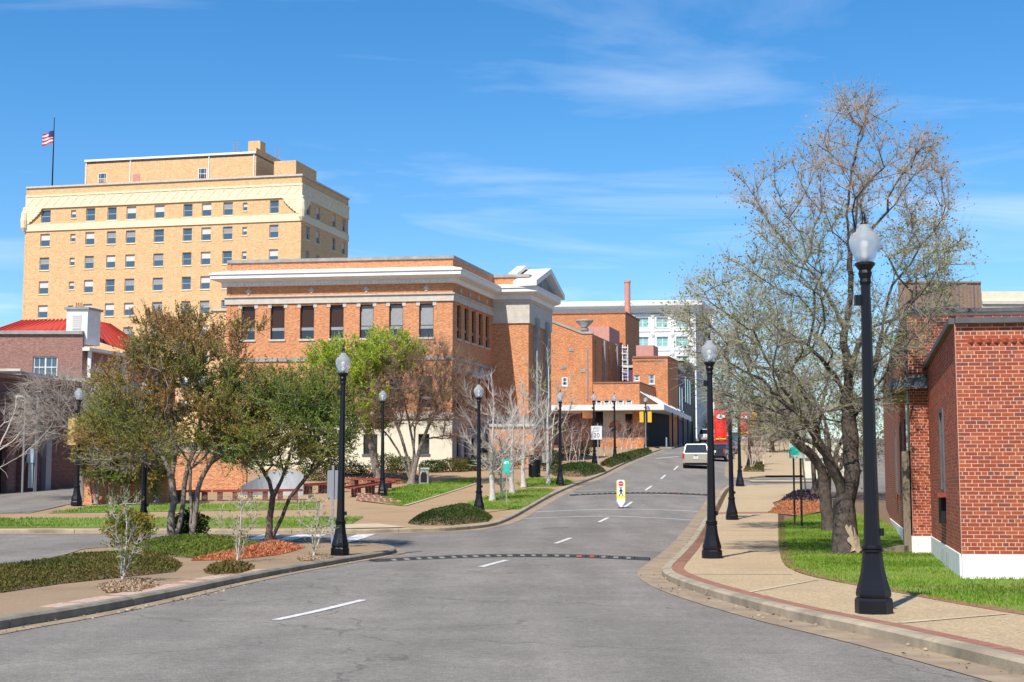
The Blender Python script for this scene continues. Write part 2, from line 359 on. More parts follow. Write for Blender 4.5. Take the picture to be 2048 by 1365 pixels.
def sheet(poly, zf, lift, name, m, parent=None, step=1.5):
    poly = [Vector(q[:2]) for q in poly]; k = len(poly)
    x0, x1 = min(p.x for p in poly), max(p.x for p in poly); y0, y1 = min(p.y for p in poly), max(p.y for p in poly)
    pts = list(poly)
    nx, ny = int((x1 - x0) / step), int((y1 - y0) / step)
    for i in range(nx + 1):
        for j in range(ny + 1): pts.append(Vector((x0 + (i + .37) * step, y0 + (j + .41) * step)))
    v, e, f, *_ = delaunay_2d_cdt(pts, [(i, (i + 1) % k) for i in range(k)], [], 1, 1e-4)
    mb = MB(); mb.v = [(q.x, q.y, zf(q.x, q.y) + lift) for q in v]
    for t in f:
        a, b, c = [v[i] for i in t[:3]]
        mb.f.append(tuple(t) if (b - a).cross(c - a) > 0 else tuple(reversed(t)))
    return mb.build(name, m, parent)
def inside(x, y, poly):
    r = False; k = len(poly)
    for i in range(k):
        (xa, ya), (xb, yb) = poly[i][:2], poly[(i + 1) % k][:2]
        if (ya > y) != (yb > y) and x < (xb - xa) * (y - ya) / (yb - ya) + xa: r = not r
    return r
def scatter(poly, n, rng):
    x0, x1 = min(p[0] for p in poly), max(p[0] for p in poly); y0, y1 = min(p[1] for p in poly), max(p[1] for p in poly)
    o = []; A = np.asarray([(p[0], p[1]) for p in poly]); B = np.roll(A, -1, 0)
    while len(o) < n:
        q = rng.random((n * 2, 2)) * (x1 - x0, y1 - y0) + (x0, y0); r = np.zeros(len(q), bool)
        for a, b in zip(A, B):
            if a[1] == b[1]: continue
            r ^= ((a[1] > q[:, 1]) != (b[1] > q[:, 1])) & (q[:, 0] < (b[0] - a[0]) * (q[:, 1] - a[1]) / (b[1] - a[1]) + a[0])
        o += list(q[r])
    return np.asarray(o[:n])
_py = np.arange(-20, 420, .5); _pz = np.asarray([prof(y) for y in _py])
def nprof(y): return np.interp(y, _py, _pz)

# ------------------------------------------------------------ road surface: climbs with the hill, crowned along the centre line
CL = [Vector(G2(x, y, .11)) for x, y in [(300, 1278), (640, 1207), (987, 1128), (1125, 1083), (1207, 1040), (1250, 1010), (1297, 978), (1325, 955), (1352, 935), (1377, 912)]]
CL.append(CL[-1] + Vector((.36, 1)) * 60)
CLa = np.asarray([(p.x, p.y) for p in resample(CL, .5)])
def crown(x, y):
    if y < 16 or y > 200 or abs(x) > 60: return 0
    u = math.sqrt(((CLa - (x, y)) ** 2).sum(1).min())
    k = min(1, max(0, (y - 20) / 10)) * min(1, max(0, (190 - y) / 30))
    return .12 * k * max(0, 1 - (u / 3.9) ** 2)
def zroad(x, y): return prof(y) + crown(x, y)
def zflat(x, y): return prof(y)
rng0 = np.random.default_rng(5)
xs = np.concatenate([np.arange(-60, -12, 4), np.arange(-12, 24, .75), np.arange(24, 64, 4)]); ys = np.concatenate([np.arange(-12, 20, 2), np.arange(20, 160, 1.0), np.arange(160, 420, 6)])
mb = MB(); nx = len(xs)
for y in ys:
    for x in xs: mb.v.append((x, y, zroad(x, y)))
for j in range(len(ys) - 1):
    for i in range(nx - 1): a = j * nx + i; mb.f.append((a, a + 1, a + nx + 1, a + nx))
struct(mb.build('road', 'asphalt', smooth=True))
mb = MB(); yy = [-3000, -60, 36, 60, 100, 150, 240, 400, 4500]
for y in yy: mb.v += [(-4000, y, prof(y) - .6), (4000, y, prof(y) - .6)]
for j in range(len(yy) - 1): mb.f.append((2 * j, 2 * j + 1, 2 * j + 3, 2 * j + 2))
struct(mb.build('ground', 'soil'))

# ------------------------------------------------------------ kerbs, gutters, pavements
def kerb(path, name, m='kerb', w=.16, h=.14, inward=1, gutter=.42, seglen=3.0, gm='gutter', drop=()):
    """kerb stones along path (its road-side top edge); inward = +1 if the pavement lies left of the path"""
    root = struct(bpy.data.objects.new(name, None)); C.objects.link(root)
    p = resample(path, .5); n = max(1, int(len(p) * .5 / seglen)); per = max(2, len(p) // n)
    fa_, fb_ = offset(p, inward * w), offset(p, -inward * .025)
    for i in range(0, len(p) - 1, per):
        sl_ = slice(i, i + per + 1); q, b, f = [[Vector(t) for t in z[sl_]] for z in (p, fa_, fb_)]
        if len(q) < 2: continue
        for z in (q, b, f): z[-1] = z[-1].lerp(z[-2], .03)
        a = q; mb = MB()
        for k in range(len(q)):
            za = prof(a[k].y)
            mb.v += [(f[k].x, f[k].y, za - .05), (f[k].x, f[k].y, za + h - .03), (a[k].x + (b[k].x - a[k].x) * .12, a[k].y + (b[k].y - a[k].y) * .12, za + h), (b[k].x, b[k].y, za + h), (b[k].x, b[k].y, za - .05)]
        for k in range(len(q) - 1):
            for e in range(4):
                t = (k * 5 + e, (k + 1) * 5 + e, (k + 1) * 5 + e + 1, k * 5 + e + 1); mb.f.append(t if inward < 0 else t[::-1])
        mb.f.append((0, 1, 2, 3, 4)); e = (len(q) - 1) * 5; mb.f.append((e + 4, e + 3, e + 2, e + 1, e))
        mb.build('kerb_stone', m, root)
    if gutter:
        g = ribbon(p, -inward * gutter, -inward * .02, lambda x, y: zroad(x, y), .008, name.replace('kerb', 'gutter'), gm); struct(g)
    return root
RK = smooth_path([G2(x, y, .14) for x, y in [(3100, 1560), (2350, 1392), (2048, 1320), (1775, 1256), (1592, 1220), (1428, 1179), (1351, 1154), (1325, 1140), (1328, 1130), (1346, 1115), (1379, 1082), (1404, 1044), (1424, 1012), (1441, 982), (1456, 971)]])
RI = smooth_path([G2(x, y, .12) for x, y in [(1556, 1022), (1556, 1046), (1557, 1083), (1563, 1126), (1585, 1143), (1629, 1156), (1720, 1174), (1775, 1183), (1899, 1207), (2048, 1232), (2350, 1282), (3100, 1400)]])
kerb(RK, 'right_kerb', inward=-1, gutter=.5)
RKi = offset(RK, -.16)
RW = RKi + [Vector(G2(1600, 968, .12)), Vector(G2(1606, 985, .12)), Vector(G2(1545, 1006, .12))] + RI
struct(sheet(list(reversed(RI)) + [Vector(G2(1545, 1006, .12)), Vector(G2(1606, 985, .12)), Vector((40, 84)), Vector((40, 8))], zflat, .095, 'right_verge', 'soil', step=3))
rwalk = struct(sheet(RW, zflat, .125, 'right_sidewalk', 'walk'))
# soldier-course brick borders, nearest bricks one by one
def border(path, o0, o1, parent, mats, rng, limit=300, lift=.128, step=.108):
    p = resample(path, .02); acc = 0; items = []
    n = normals(p); last = p[0]; s = 0
    for i in range(1, len(p)):
        s += (p[i] - p[i - 1]).length
        if s >= step:
            s = 0; q = p[i] + n[i] * (o0 + o1) / 2; items.append((q, math.atan2(n[i].y, n[i].x)))
    items.sort(key=lambda t: t[0].length)
    w, l = step * .46, abs(o1 - o0) / 2 * .97
    me = [MB().box(-l, l, -w, w, -.03, .006).mesh('brick', k) for k in mats]
    rest = {k: MB() for k in mats}
    for i, (q, a) in enumerate(items):
        k = rng.integers(len(mats)); z = prof(q.y) + lift + rng.random() * .004
        if i < limit: put('brick', me[k], parent, (q.x, q.y, z), a)
        else:
            b = rest[mats[k]]; c, sn = math.cos(a), math.sin(a); nn = len(b.v)
            for x, y in ((-l, -w), (l, -w), (l, w), (-l, w)): b.v.append((q.x + x * c - y * sn, q.y + x * sn + y * c, z + .006))
            b.f.append((nn, nn + 1, nn + 2, nn + 3))
    for k, b in rest.items():
        if b.f: stuff(b.build('far_border_bricks', k, parent))
rb = np.random.default_rng(3)
border(RK, -.17, -.40, rwalk, ['paver', 'paver2', 'paver'], rb, 190)
border(RI, .0, .22, rwalk, ['paver', 'paver2', 'paver2'], rb, 110)
for (xa, ya, xb, yb) in [(1430, 1092, 1555, 1094), (1352, 1148, 1585, 1149), (1390, 1060, 1556, 1062), (1410, 1036, 1556, 1036), (1490, 1186, 1632, 1160), (1800, 1246, 2010, 1228)]:
    ribbon(resample([G2(xa, ya, .13), G2(xb, yb, .13)], 1), -.05, .05, zflat, .1335, 'pale_joint_strip', 'concrete', rwalk)
ribbon(resample([G2(1418, 1027, .13), G2(1552, 1025, .13)], 1), -.5, .5, zflat, .1315, 'brick_crossing_band', 'paver', rwalk)
# pavement further up on the right, beyond the alley mouth
RK2 = smooth_path([G2(x, y, .14) for x, y in [(1530, 951), (1475, 957), (1462, 950), (1461, 940), (1466, 915), (1472, 895), (1480, 882)]])
kerb(RK2, 'upper_right_kerb', inward=-1)
struct(sheet(offset(RK2, -.16) + [Vector(G2(1620, 884, .12)), Vector(G2(1640, 951, .12))], zflat, .125, 'upper_right_sidewalk', 'walk', step=3))
struct(ribbon(resample([G2(1500, 961, .1), G2(1640, 961, .1)], 2), -.6, .6, zflat, .06, 'alley_apron', 'concrete'))
# island between the two streets
IK = smooth_path([G2(x, y, .14) for x, y in [(-1100, 1440), (-260, 1283), (0, 1236), (150, 1214), (325, 1183), (480, 1151), (620, 1126), (700, 1113), (780, 1101), (795, 1095), (775, 1088), (700, 1085), (560, 1080), (450, 1081), (300, 1088), (150, 1097), (138, 1104), (60, 1122), (-260, 1190), (-1100, 1355)]])
kerb(IK, 'island_kerb', m='kerb_dirty', inward=1, gutter=.3)
IW = offset(IK, .16)
iwalk = struct(sheet(IW, zflat, .125, 'island_pavement', 'island'))
IKn = smooth_path([G2(x, y, .14) for x, y in [(150, 1214), (325, 1183), (480, 1151), (560, 1138)]])
border(IKn, .17, .52, iwalk, ['paver3', 'paver3', 'paver', 'paver3'], rb, 120)
# library side
LK = smooth_path([G2(x, y, .14) for x, y in [(-300, 1060), (0, 1059), (300, 1059), (690, 1060), (815, 1057), (900, 1055), (985, 1047), (1015, 1036), (1060, 1011), (1100, 989), (1135, 973), (1170, 960), (1205, 947), (1240, 929), (1275, 914), (1308, 902), (1322, 898)]])
kerb(LK, 'plaza_kerb', inward=1, gutter=.5)
LKi = offset(LK, .16)
PL = LKi + [Vector(G2(1300, 893, .1)), Vector((4, 150)), Vector((-60, 150)), Vector((-60, LKi[0].y))]
plaza = struct(sheet(PL, zflat, .125, 'plaza_pavement', 'plaza', step=2.2))
ribbon(resample([G2(694, 1058, .14), G2(812, 1055, .14)], 1), .05, 2.6, zflat, .15, 'kerb_ramp', 'concrete', plaza)
ribbon(resample([G2(-100, 1020, .14), G2(160, 1010, .14), G2(420, 1022, .14)], 1), -.2, .2, zflat, .135, 'pale_path_edge', 'concrete', plaza)
lot = struct(sheet([G2(-300, 1030, .13), G2(60, 1027, .13), G2(170, 1002, .13), G2(165, 968, .13), Vector((-30, 90)), Vector((-60, 90)), Vector((-60, 62))], zflat, .14, 'parking_lot', 'asphalt'))
ribbon(resample([G2(810, 1012, .14), G2(968, 962, .14)], 1), -.06, .09, zflat, .16, 'path_edging', 'concrete', plaza)
ribbon(resample([G2(903, 1018, .14), G2(1000, 984, .14)], 1), -.09, .06, zflat, .16, 'path_edging', 'concrete', plaza)
FK = smooth_path([G2(x, y, .14) for x, y in [(1290, 893), (1345, 896), (1352, 893), (1365, 887), (1385, 880)]])
kerb(FK, 'far_block_kerb', inward=1, gutter=0)
struct(sheet(FK + [Vector((FK[-1].x - 8, FK[-1].y)), Vector((FK[0].x, FK[0].y + 60))], zflat, .125, 'far_pavement', 'concrete', step=4))
# painted lines
def line(px0, px1, w, name='lane_line'):
    a, b = Vector(G2(*px0, .1)), Vector(G2(*px1, .1)); return struct(ribbon(resample([a, b], .6), -w / 2, w / 2, zroad, .007, name, 'paint'))
for a, b in [((552, 1225), (727, 1190)), ((962, 1136), (1013, 1123)), ((1111, 1089), (1141, 1078)), ((1198, 1046), (1216, 1037)), ((1247, 1017), (1264, 1005)), ((1291, 982), (1303, 973)), ((1322, 959), (1331, 951)), ((1348, 941), (1356, 933))]:
    line(a, b, .13, 'lane_dash')
for a, b, c in [((1042, 1040), (1222, 1033), (1391, 1043)), ((1072, 1026), (1250, 1019), (1405, 1025))]:
    p = [Vector(G2(*q, .0)) for q in (a,)] + [Vector(G2(*b, .12))] + [Vector(G2(*c, 0))]
    struct(ribbon(resample(p, .4), -.09, .09, zroad, .007, 'crosswalk_line', 'paint'))
for a, b in [((488, 1084), (556, 1066)), ((545, 1086), (628, 1066)), ((688, 1084), (742, 1066)), ((620, 1075), (640, 1068))]:
    struct(ribbon(resample([G2(*a), G2(*b)], .6), -.28, .28, zroad, .007, 'crosswalk_bar', 'paint'))
struct(ribbon(resample([G2(1312, 917, .1), G2(1358, 914, .1)], 1), -.2, .2, zroad, .007, 'stop_line', 'paint'))
struct(ribbon(resample([G2(1330, 905, .1), G2(1380, 904, .1)], 1), -.2, .2, zroad, .007, 'stop_line', 'paint'))
# tar patches, drain and litter on the road
struct(ribbon(resample([G2(1150, 985, .05), G2(1230, 983, .1)], 1), -.35, .35, zroad, .005, 'tar_patch', mat('tar_patch', (.11, .107, .105), .9)))
struct(ribbon(resample([G2(1085, 1057, .1), G2(1137, 1057, .1)], .5), -.1, .1, zroad, .005, 'tar_patch', M['rubber']))
# speed humps: rubber modules with pale blocks
def hump(pxs, n, label):
    p = [Vector(G2(*q, .0 if i != 1 else .13)) for i, q in enumerate(pxs)]; path = resample(smooth_path(p, 2), .05); L = len(path) - 1
    root = thing('speed_hump', label, 'speed hump', (path[L // 2].x, path[L // 2].y, zroad(*path[L // 2])), group='rubber speed humps')
    nm = normals(path)
    for i in range(n):
        a, b = path[L * i // n], path[L * (i + 1) // n]; c = (a + b) / 2; ang = math.atan2(b.y - a.y, b.x - a.x); hl = (b - a).length / 2 - .006
        za, zb = zroad(a.x, a.y), zroad(b.x, b.y); pitch = math.atan2(zb - za, (b - a).length)
        pr = [(-.45, 0), (-.38, .016), (-.2, .04), (0, .048), (.2, .04), (.38, .016), (.45, 0)]
        mb = MB().poly_x(pr, -hl, hl); o = mb.build('rubber_module', 'rubber', root, (c.x - root.location.x, c.y - root.location.y, (za + zb) / 2 - root.location.z + .004), ang)
        o.rotation_euler = (0, -pitch, ang)
        if 0 < i < n - 1:
            mb = MB().poly_x([(-.40, .015), (-.36, .024), (-.22, .043), (-.18, .036)], -hl * .38, hl * .38)
            mb.build('reflective_block', 'orange' if i in (n * 3 // 4, n * 3 // 4 + 1) and n > 20 else M.setdefault('hblk', mat('pale_hump_block', (.22, .205, .16), .7)), o)
hump([(745, 1128), (1040, 1111), (1300, 1124)], 23, 'black rubber speed hump across the near road by the island')
hump([(1140, 992), (1290, 986), (1422, 992)], 25, 'black rubber speed hump uphill, beyond the yellow crossing paddle')
# ------------------------------------------------------------ building helpers
def V2(v): return Vector((v[0], v[1]))
def ang_of(a, b): return math.atan2(b[1] - a[1], b[0] - a[0])
def rel(parent, x, y, z): return (x - parent.location.x, y - parent.location.y, z - parent.location.z)
def wall(parent, p0, p1, z0, z1, m, holes=(), th=.3, name='wall', top=None):
    """front face from p0 to p1 (left to right as seen from outside), openings (u0,u1,za,zb)"""
    L = (V2(p1) - V2(p0)).length; a = ang_of(p0, p1); mb = MB()
    us = sorted({0, L, *[h[0] for h in holes], *[h[1] for h in holes]}); zs = sorted({z0, z1, *[h[2] for h in holes], *[h[3] for h in holes]})
    for i in range(len(us) - 1):
        for j in range(len(zs) - 1):
            u, z = (us[i] + us[i + 1]) / 2, (zs[j] + zs[j + 1]) / 2
            if any(h[0] < u < h[1] and h[2] < z < h[3] for h in holes): continue
            mb.quad((us[i], 0, zs[j]), (us[i + 1], 0, zs[j]), (us[i + 1], 0, zs[j + 1]), (us[i], 0, zs[j + 1]))
    for u0, u1, za, zb in holes:
        mb.quad((u0, 0, za), (u0, th, za), (u0, th, zb), (u0, 0, zb)); mb.quad((u1, 0, zb), (u1, th, zb), (u1, th, za), (u1, 0, za))
        mb.quad((u0, 0, za), (u1, 0, za), (u1, th, za), (u0, th, za)); mb.quad((u0, th, zb), (u1, th, zb), (u1, 0, zb), (u0, 0, zb))
    mb.quad((0, 0, z1), (L, 0, z1), (L, th, z1), (0, th, z1)); mb.quad((L, 0, z0), (L, th, z0), (L, th, z1), (L, 0, z1)); mb.quad((0, th, z0), (0, 0, z0), (0, 0, z1), (0, th, z1))
    return mb.build(name, m, parent, rel(parent, p0[0], p0[1], 0), a)
def sweep(parent, plan, pr, m, name):
    """closed profile (outwards, z) carried along a plan line, mitred; outside is on the right of the direction"""
    p = [V2(q) for q in plan]; k = len(pr); mb = MB()
    for i in range(len(p)):
        d0 = (p[i] - p[i - 1]).normalized() if i else (p[1] - p[0]).normalized(); d1 = (p[i + 1] - p[i]).normalized() if i < len(p) - 1 else d0
        n0, n1 = Vector((d0.y, -d0.x)), Vector((d1.y, -d1.x)); n = (n0 + n1); n = n / max(.3, n.length_squared) * 2
        for o, z in pr: mb.v.append((p[i].x + n.x * o - parent.location.x, p[i].y + n.y * o - parent.location.y, z - parent.location.z))
    for i in range(len(p) - 1):
        for j in range(k): mb.f.append((i * k + j, (i + 1) * k + j, (i + 1) * k + (j + 1) % k, i * k + (j + 1) % k))
    mb.f.append(tuple(range(k))[::-1]); e = (len(p) - 1) * k; mb.f.append(tuple(e + j for j in range(k)))
    return mb.build(name, m, parent)
def rect(o0, o1, z0, z1): return [(o0, z0), (o1, z0), (o1, z1), (o0, z1)]
def prism(parent, plan, z0, z1, m, name):
    p0 = plan[0]; a = ang_of(plan[0], plan[1]); c, s = math.cos(-a), math.sin(-a)
    loc = [((q[0] - p0[0]) * c - (q[1] - p0[1]) * s, (q[0] - p0[0]) * s + (q[1] - p0[1]) * c) for q in plan]
    return MB().prism(loc, z0, z1).build(name, m, parent, rel(parent, p0[0], p0[1], 0), a)
_wc = {}
def cached(key, fn):
    if key not in _wc: _wc[key] = fn()
    return _wc[key]
def window(parent, p0, a, u, z, w, h, kind='hotel', depth=.14, blind=None, sill=True):
    c, s = math.cos(a), math.sin(a); w, h = round(w, 2), round(h, 2)
    x, y = p0[0] + u * c - depth * s, p0[1] + u * s + depth * c
    K = (kind, w, h)
    spec = {'hotel': ('M:hframe', .07, .5, 'glass_blue', 'cream'), 'lib': ('bronze', .07, .36, 'glass', 'stone'), 'white': ('white', .09, .5, 'glass_teal', 'white'),
            'sash': ('white', .08, .5, 'glass_blue', 'stone'), 'dark': ('bronze', .06, .5, 'glass', 'coping'), 'slit': ('coping', .07, 2, 'glass', 'b3')}[kind]
    if spec[0] == 'M:hframe' and 'hframe' not in M: M['hframe'] = mat('hotel_frame', (.50, .47, .40), .7)
    fm = spec[0].replace('M:', ''); b = spec[1]; rail = spec[2]
    def frame():
        mb = MB().box(0, w, 0, .06, 0, b).box(0, w, 0, .06, h - b, h).box(0, b, 0, .06, b, h - b).box(w - b, w, 0, .06, b, h - b)
        if rail < 1: mb.box(b, w - b, .005, .065, h * rail - .03, h * rail + .03)
        if kind in ('sash', 'white') and w > 1.3: mb.box(w / 2 - .05, w / 2 + .05, -.005, .07, b, h - b)
        if kind == 'sash':
            for k in (.25, .75): mb.box(w * k - .015, w * k + .015, .01, .05, b, h - b)
        return mb.mesh('window', fm)
    f = put('window', cached(K, frame), parent, rel(parent, x, y, z), a)
    if rail < 1:
        put('pane', cached(K + ('lo',), lambda: MB().box(b, w - b, .03, .04, b, h * rail - .03).mesh('pane', spec[3])), f)
        up = blind or spec[3]
        put('pane' if not blind else 'blind', cached(K + ('up', up), lambda: MB().box(b, w - b, .028, .038, h * rail + .03, h - b).mesh('pane', up)), f)
    else: put('pane', cached(K + ('one', blind), lambda: MB().box(b, w - b, .03, .04, b, h - b).mesh('pane', blind or spec[3])), f)
    if kind == 'lib': put('awning_rail', cached(K + ('aw',), lambda: MB().box(b, w - b, -.01, .05, h * .26, h * .30).box(b, w - b, .0, .027, h * .30, h * .36 - .03).mesh('awning_rail', 'blind')), f)
    if sill: put('sill', cached(K + ('sill',), lambda: MB().box(-.08, w + .08, -depth - .07, .0, -.14, -.002).mesh('sill', spec[4])), f)
    return f
rnd = random.Random(11)
S13 = Vector((math.sin(R(13)), math.cos(R(13))))
S16 = Vector((math.sin(R(16)), math.cos(R(16))))

# ------------------------------------------------------------ tan hotel on the hill
d0 = 185.0; HR = P(603, 400, d0); HR = V2(HR); ua = R(-12); U = Vector((math.cos(ua), math.sin(ua))); HL = HR - U * 39.3
SD = Vector((math.sin(R(15)), math.cos(R(15)))); HB = HR + SD * 16.5; HBL = HL + SD * 16.5
zb = prof(185) + .1
hz = lambda px, py: on_wall(px, py, HR, ua)[1]
ztop = hz(600, 352)
hotel = thing('hotel', 'tall tan brick hotel block with cream frieze and penthouse on the hill', 'building', (HR.x, HR.y, zb))
z_f1, z_f0 = hz(600, 371), hz(600, 392); z_b1, z_b0 = hz(597, 428), hz(597, 442)
cols = [(80, 99), (140, 150), (170, 188), (213, 231), (251, 270), (307, 327), (365, 383), (402, 421), (445, 464), (484, 493), (538, 556)]
rows_z = []
zt0, zb0 = hz(547, 401), hz(547, 427)           # top row window height
pitch = (hz(547, 413) - hz(547, 511)) / 2
holes, wins = [], []
for r in range(9):
    for ci, (xa, xb) in enumerate(cols):
        ua0 = on_wall(xa, 500, HL, ua)[0]; ua1 = on_wall(xb, 500, HL, ua)[0]
        small = ci in (1, 9); zt = zt0 - r * pitch; zl = zb0 - r * pitch
        if small: zt, zl = zt - .15, zl + .5
        holes.append((ua0, ua1, zl, zt)); wins.append((ua0, zl, ua1 - ua0, zt - zl, small))
wall(hotel, HL, HR, zb, ztop, 'hbrick', holes)
for u, z, w, h, small in wins:
    window(hotel, HL, ua, u, z, w, h, 'hotel', .16, rnd.choice(['blind', 'blind2', 'blind2', None]) if not small else 'blind2')
sa = ang_of(HR, HB); sh = []
for r in range(9):
    for u in (1.6, 5.0, 10.6, 14.2): sh.append((u, u + 1.25, zb0 - r * pitch, zt0 - r * pitch))
wall(hotel, HR, HB, zb, ztop, 'hbrick', sh)
for u0, u1, za, zz in sh: window(hotel, HR, sa, u0, za, u1 - u0, zz - za, 'hotel', .16, rnd.choice(['blind', 'blind2', None]))
wall(hotel, HB, HBL, zb, ztop, 'hbrick'); wall(hotel, HBL, HL, zb, ztop, 'hbrick')
prism(hotel, [HL + U * .3 + SD * .3, HR - U * .3 + SD * .3, HB - U * .3 - SD * .3, HBL + U * .3 - SD * .3], ztop - 1.4, ztop - 1.2, 'greystone', 'roof')
ring = [HL, HR, HB]
sweep(hotel, ring, rect(-.2, .18, ztop - .02, ztop + .22), 'stone', 'coping')
sweep(hotel, ring, rect(-.1, .12, z_f0, z_f1), 'cream', 'frieze')
sweep(hotel, ring, rect(-.1, .18, z_f1, z_f1 + .25), 'cream', 'frieze_cornice')
sweep(hotel, ring, rect(-.1, .17, z_f0 - .2, z_f0), 'cream', 'frieze_moulding')
sweep(hotel, ring, rect(-.1, .14, z_b0, z_b1), 'cream', 'string_course')
# lattice relief of the frieze: crossing bars
def lattice(p0, a, L, n):
    hgt = z_f1 - z_f0; mb = MB(); st = L / n
    for i in range(n):
        for s in (0, 1):
            x0, x1 = i * st, (i + 1) * st
            if s: x0, x1 = x1, x0
            for e in (0,):
                w = .09; mb.poly_y([(x0 - w, z_f0), (x0 + w, z_f0), (x1 + w, z_f1), (x1 - w, z_f1)], -.15, -.121) if not s else mb.poly_y([(x1 - w, z_f1), (x0 - w, z_f0), (x0 + w, z_f0), (x1 + w, z_f1)], -.147, -.121)
    mb.build('lattice_relief', 'cream', hotel, rel(hotel, p0[0], p0[1], 0), a)
lattice(HL, ua, 39.3, 30); lattice(HR, sa, 16.5, 12)
for nm, p, aa in (('eagle', HR, (ua + sa) / 2), ('eagle', HL, ua - .5)):   # eagle sculptures on the corners
    zt = z_f0 - .2; mb = MB()
    mb.lathe([(.18, zt - 3.1), (.42, zt - 2.6), (.5, zt - 1.6), (.4, zt - .6), (.22, zt - .2), (.24, zt + .05), (.1, zt + .25)], 10, (0, -.18))
    sc = mb.build(nm + '_sculpture', 'cream', hotel, rel(hotel, p[0], p[1], 0), aa)
    for wa_, sgn in (((ua, -1), (sa, 1)) if p is HR else ((ua, 1),)):
        for k in range(7):
            l = 2.5 * (1 - (k / 7.5) ** 1.4); za = zt - k * .3
            o = MB().poly_y([(0, za - .35), (0, za), (sgn * l, za + .12), (sgn * (l + .05), za - .08), (sgn * l * .9, za - .28)][::-sgn], -.27 + k * .012, -.12 - .004 * k).build('wing_feather', 'cream', sc); o.rotation_euler = (0, 0, wa_ - aa)
# penthouse
pf = V2(HL) + SD * 4.5
pu = lambda px: on_wall(px, 340, pf, ua)[0]
pz = lambda px, py: on_wall(px, py, pf, ua)[1]
p0, p1 = pf + U * pu(170), pf + U * pu(512); zp = pz(340, 316)
wall(hotel, p0, p1, ztop - 2, zp, 'hbrick', name='penthouse_wall')
wall(hotel, p1, p1 + SD * 8, ztop - 2, zp + .8, 'hbrick', name='penthouse_wall'); wall(hotel, p0 + SD * 8, p0, ztop - 2, zp, 'hbrick', name='penthouse_wall')
prism(hotel, [p0, p1, p1 + SD * 8, p0 + SD * 8], zp - .3, zp - .05, 'greystone', 'penthouse_roof')
sweep(hotel, [p0, p1], rect(-.2, .25, zp - .02, zp + .25), 'white', 'penthouse_gutter')
for px in (173, 261, 418, 508): u = pu(px); MB().box(u - .06, u + .06, -.12, 0, ztop - .5, zp).build('downpipe', 'white', hotel, rel(hotel, pf.x, pf.y, 0), ua)
for xa, xb, yt, yb in ((197, 214, 347, 369), (397, 414, 337, 359)):
    u0, u1 = pu(xa), pu(xb); window(hotel, pf, ua, u0, pz(xa, yb), u1 - u0, pz(xa, yt) - pz(xa, yb), 'sash', -.03, sill=False)
u0 = pu(267); MB().box(u0, u0 + 1.0, -.06, 0, pz(267, 367), pz(267, 349)).build('penthouse_door', 'pink', hotel, rel(hotel, pf.x, pf.y, 0), ua)
q0 = pf + U * pu(548); prism(hotel, [q0, pf + U * pu(592), pf + U * pu(592) + SD * 7, q0 + SD * 7], ztop - 2, pz(570, 322), 'hbrick', 'stair_bulkhead')
q0 = pf + U * pu(476) + SD * 3; prism(hotel, [q0, q0 + U * 1.75, q0 + U * 1.75 + SD * 1.7, q0 + SD * 1.7], zp, zp + 2.5, 'hbrick', 'chimney')
q0 = pf + U * pu(448) + SD * 3; prism(hotel, [q0, q0 + U * .9, q0 + U * .9 + SD * .9, q0 + SD * .9], zp, zp + 1.2, 'pbrick', 'vent_stack')
def aerial(px, base, h, lab):
    p = pf + U * pu(px) + SD * 3; mb = MB().tube([(0, 0, 0), (0, 0, h)], .05, 5)
    for k in range(5): mb.tube([(-.5 + k * .04, 0, h - .2 - k * .28), (.5 - k * .04, 0, h - .2 - k * .28)], .03, 4)
    tag(mb.build('roof_aerial', 'grey', None, (p.x, p.y, base)), lab, 'antenna')
aerial(450, zp, 2.6, 'thin grey roof aerial beside the hotel penthouse chimney')
aerial(535, zp - 1, 2.4, 'thin aerial at the right end of the hotel penthouse')
# flagpole with flag on the hotel roof
fp = HL + U * on_wall(94, 380, HL, ua)[0] + SD * 1.2; zf0, zf1 = ztop - 1.2, hz(94, 238) + .4
pole = thing('flagpole', 'tall dark flagpole on the left end of the tan hotel roof', 'flagpole', (fp.x, fp.y, zf0))
MB().lathe([(.11, 0), (.09, (zf1 - zf0) * .5), (.05, zf1 - zf0)], 8).build('pole', 'black', pole); MB().lathe([(.0, zf1 - zf0), (.12, zf1 - zf0 + .1), (0, zf1 - zf0 + .25)], 8).build('ball', 'grey', pole)
flag = thing('flag', 'small striped red white and blue flag flying at half mast', 'flag', (fp.x, fp.y, hz(94, 270)))
def flagpart(x0, x1, za, zb2, name, m):
    mb = MB(); k = 8; f = lambda x: (.18 * math.sin(x * 4.2), -.28 * abs(x) ** 1.2)
    for i in range(k):
        a, b = x0 + (x1 - x0) * i / k, x0 + (x1 - x0) * (i + 1) / k
        (ya, da), (yb2, db) = f(a), f(b); mb.quad((a, ya, za + da), (b, yb2, za * 1 + db), (b, yb2, zb2 + db), (a, ya, zb2 + da))
    mb.build(name, m, flag)
M['flagred'] = mat('flag_red', (.5, .03, .04), .8); M['flagblue'] = mat('flag_blue', (.03, .04, .16), .8)
for i in range(7): flagpart(-1.55, -.06, -.85 + i * .24, -.85 + (i + 1) * .24 - .005, 'stripe', 'flagred' if i % 2 == 0 else 'white')
flagpart(-.7, -.05, .0, .83, 'canton', 'flagblue')
for o in list(flag.children):
    if o.name.startswith('canton'): o.location.y = -.03

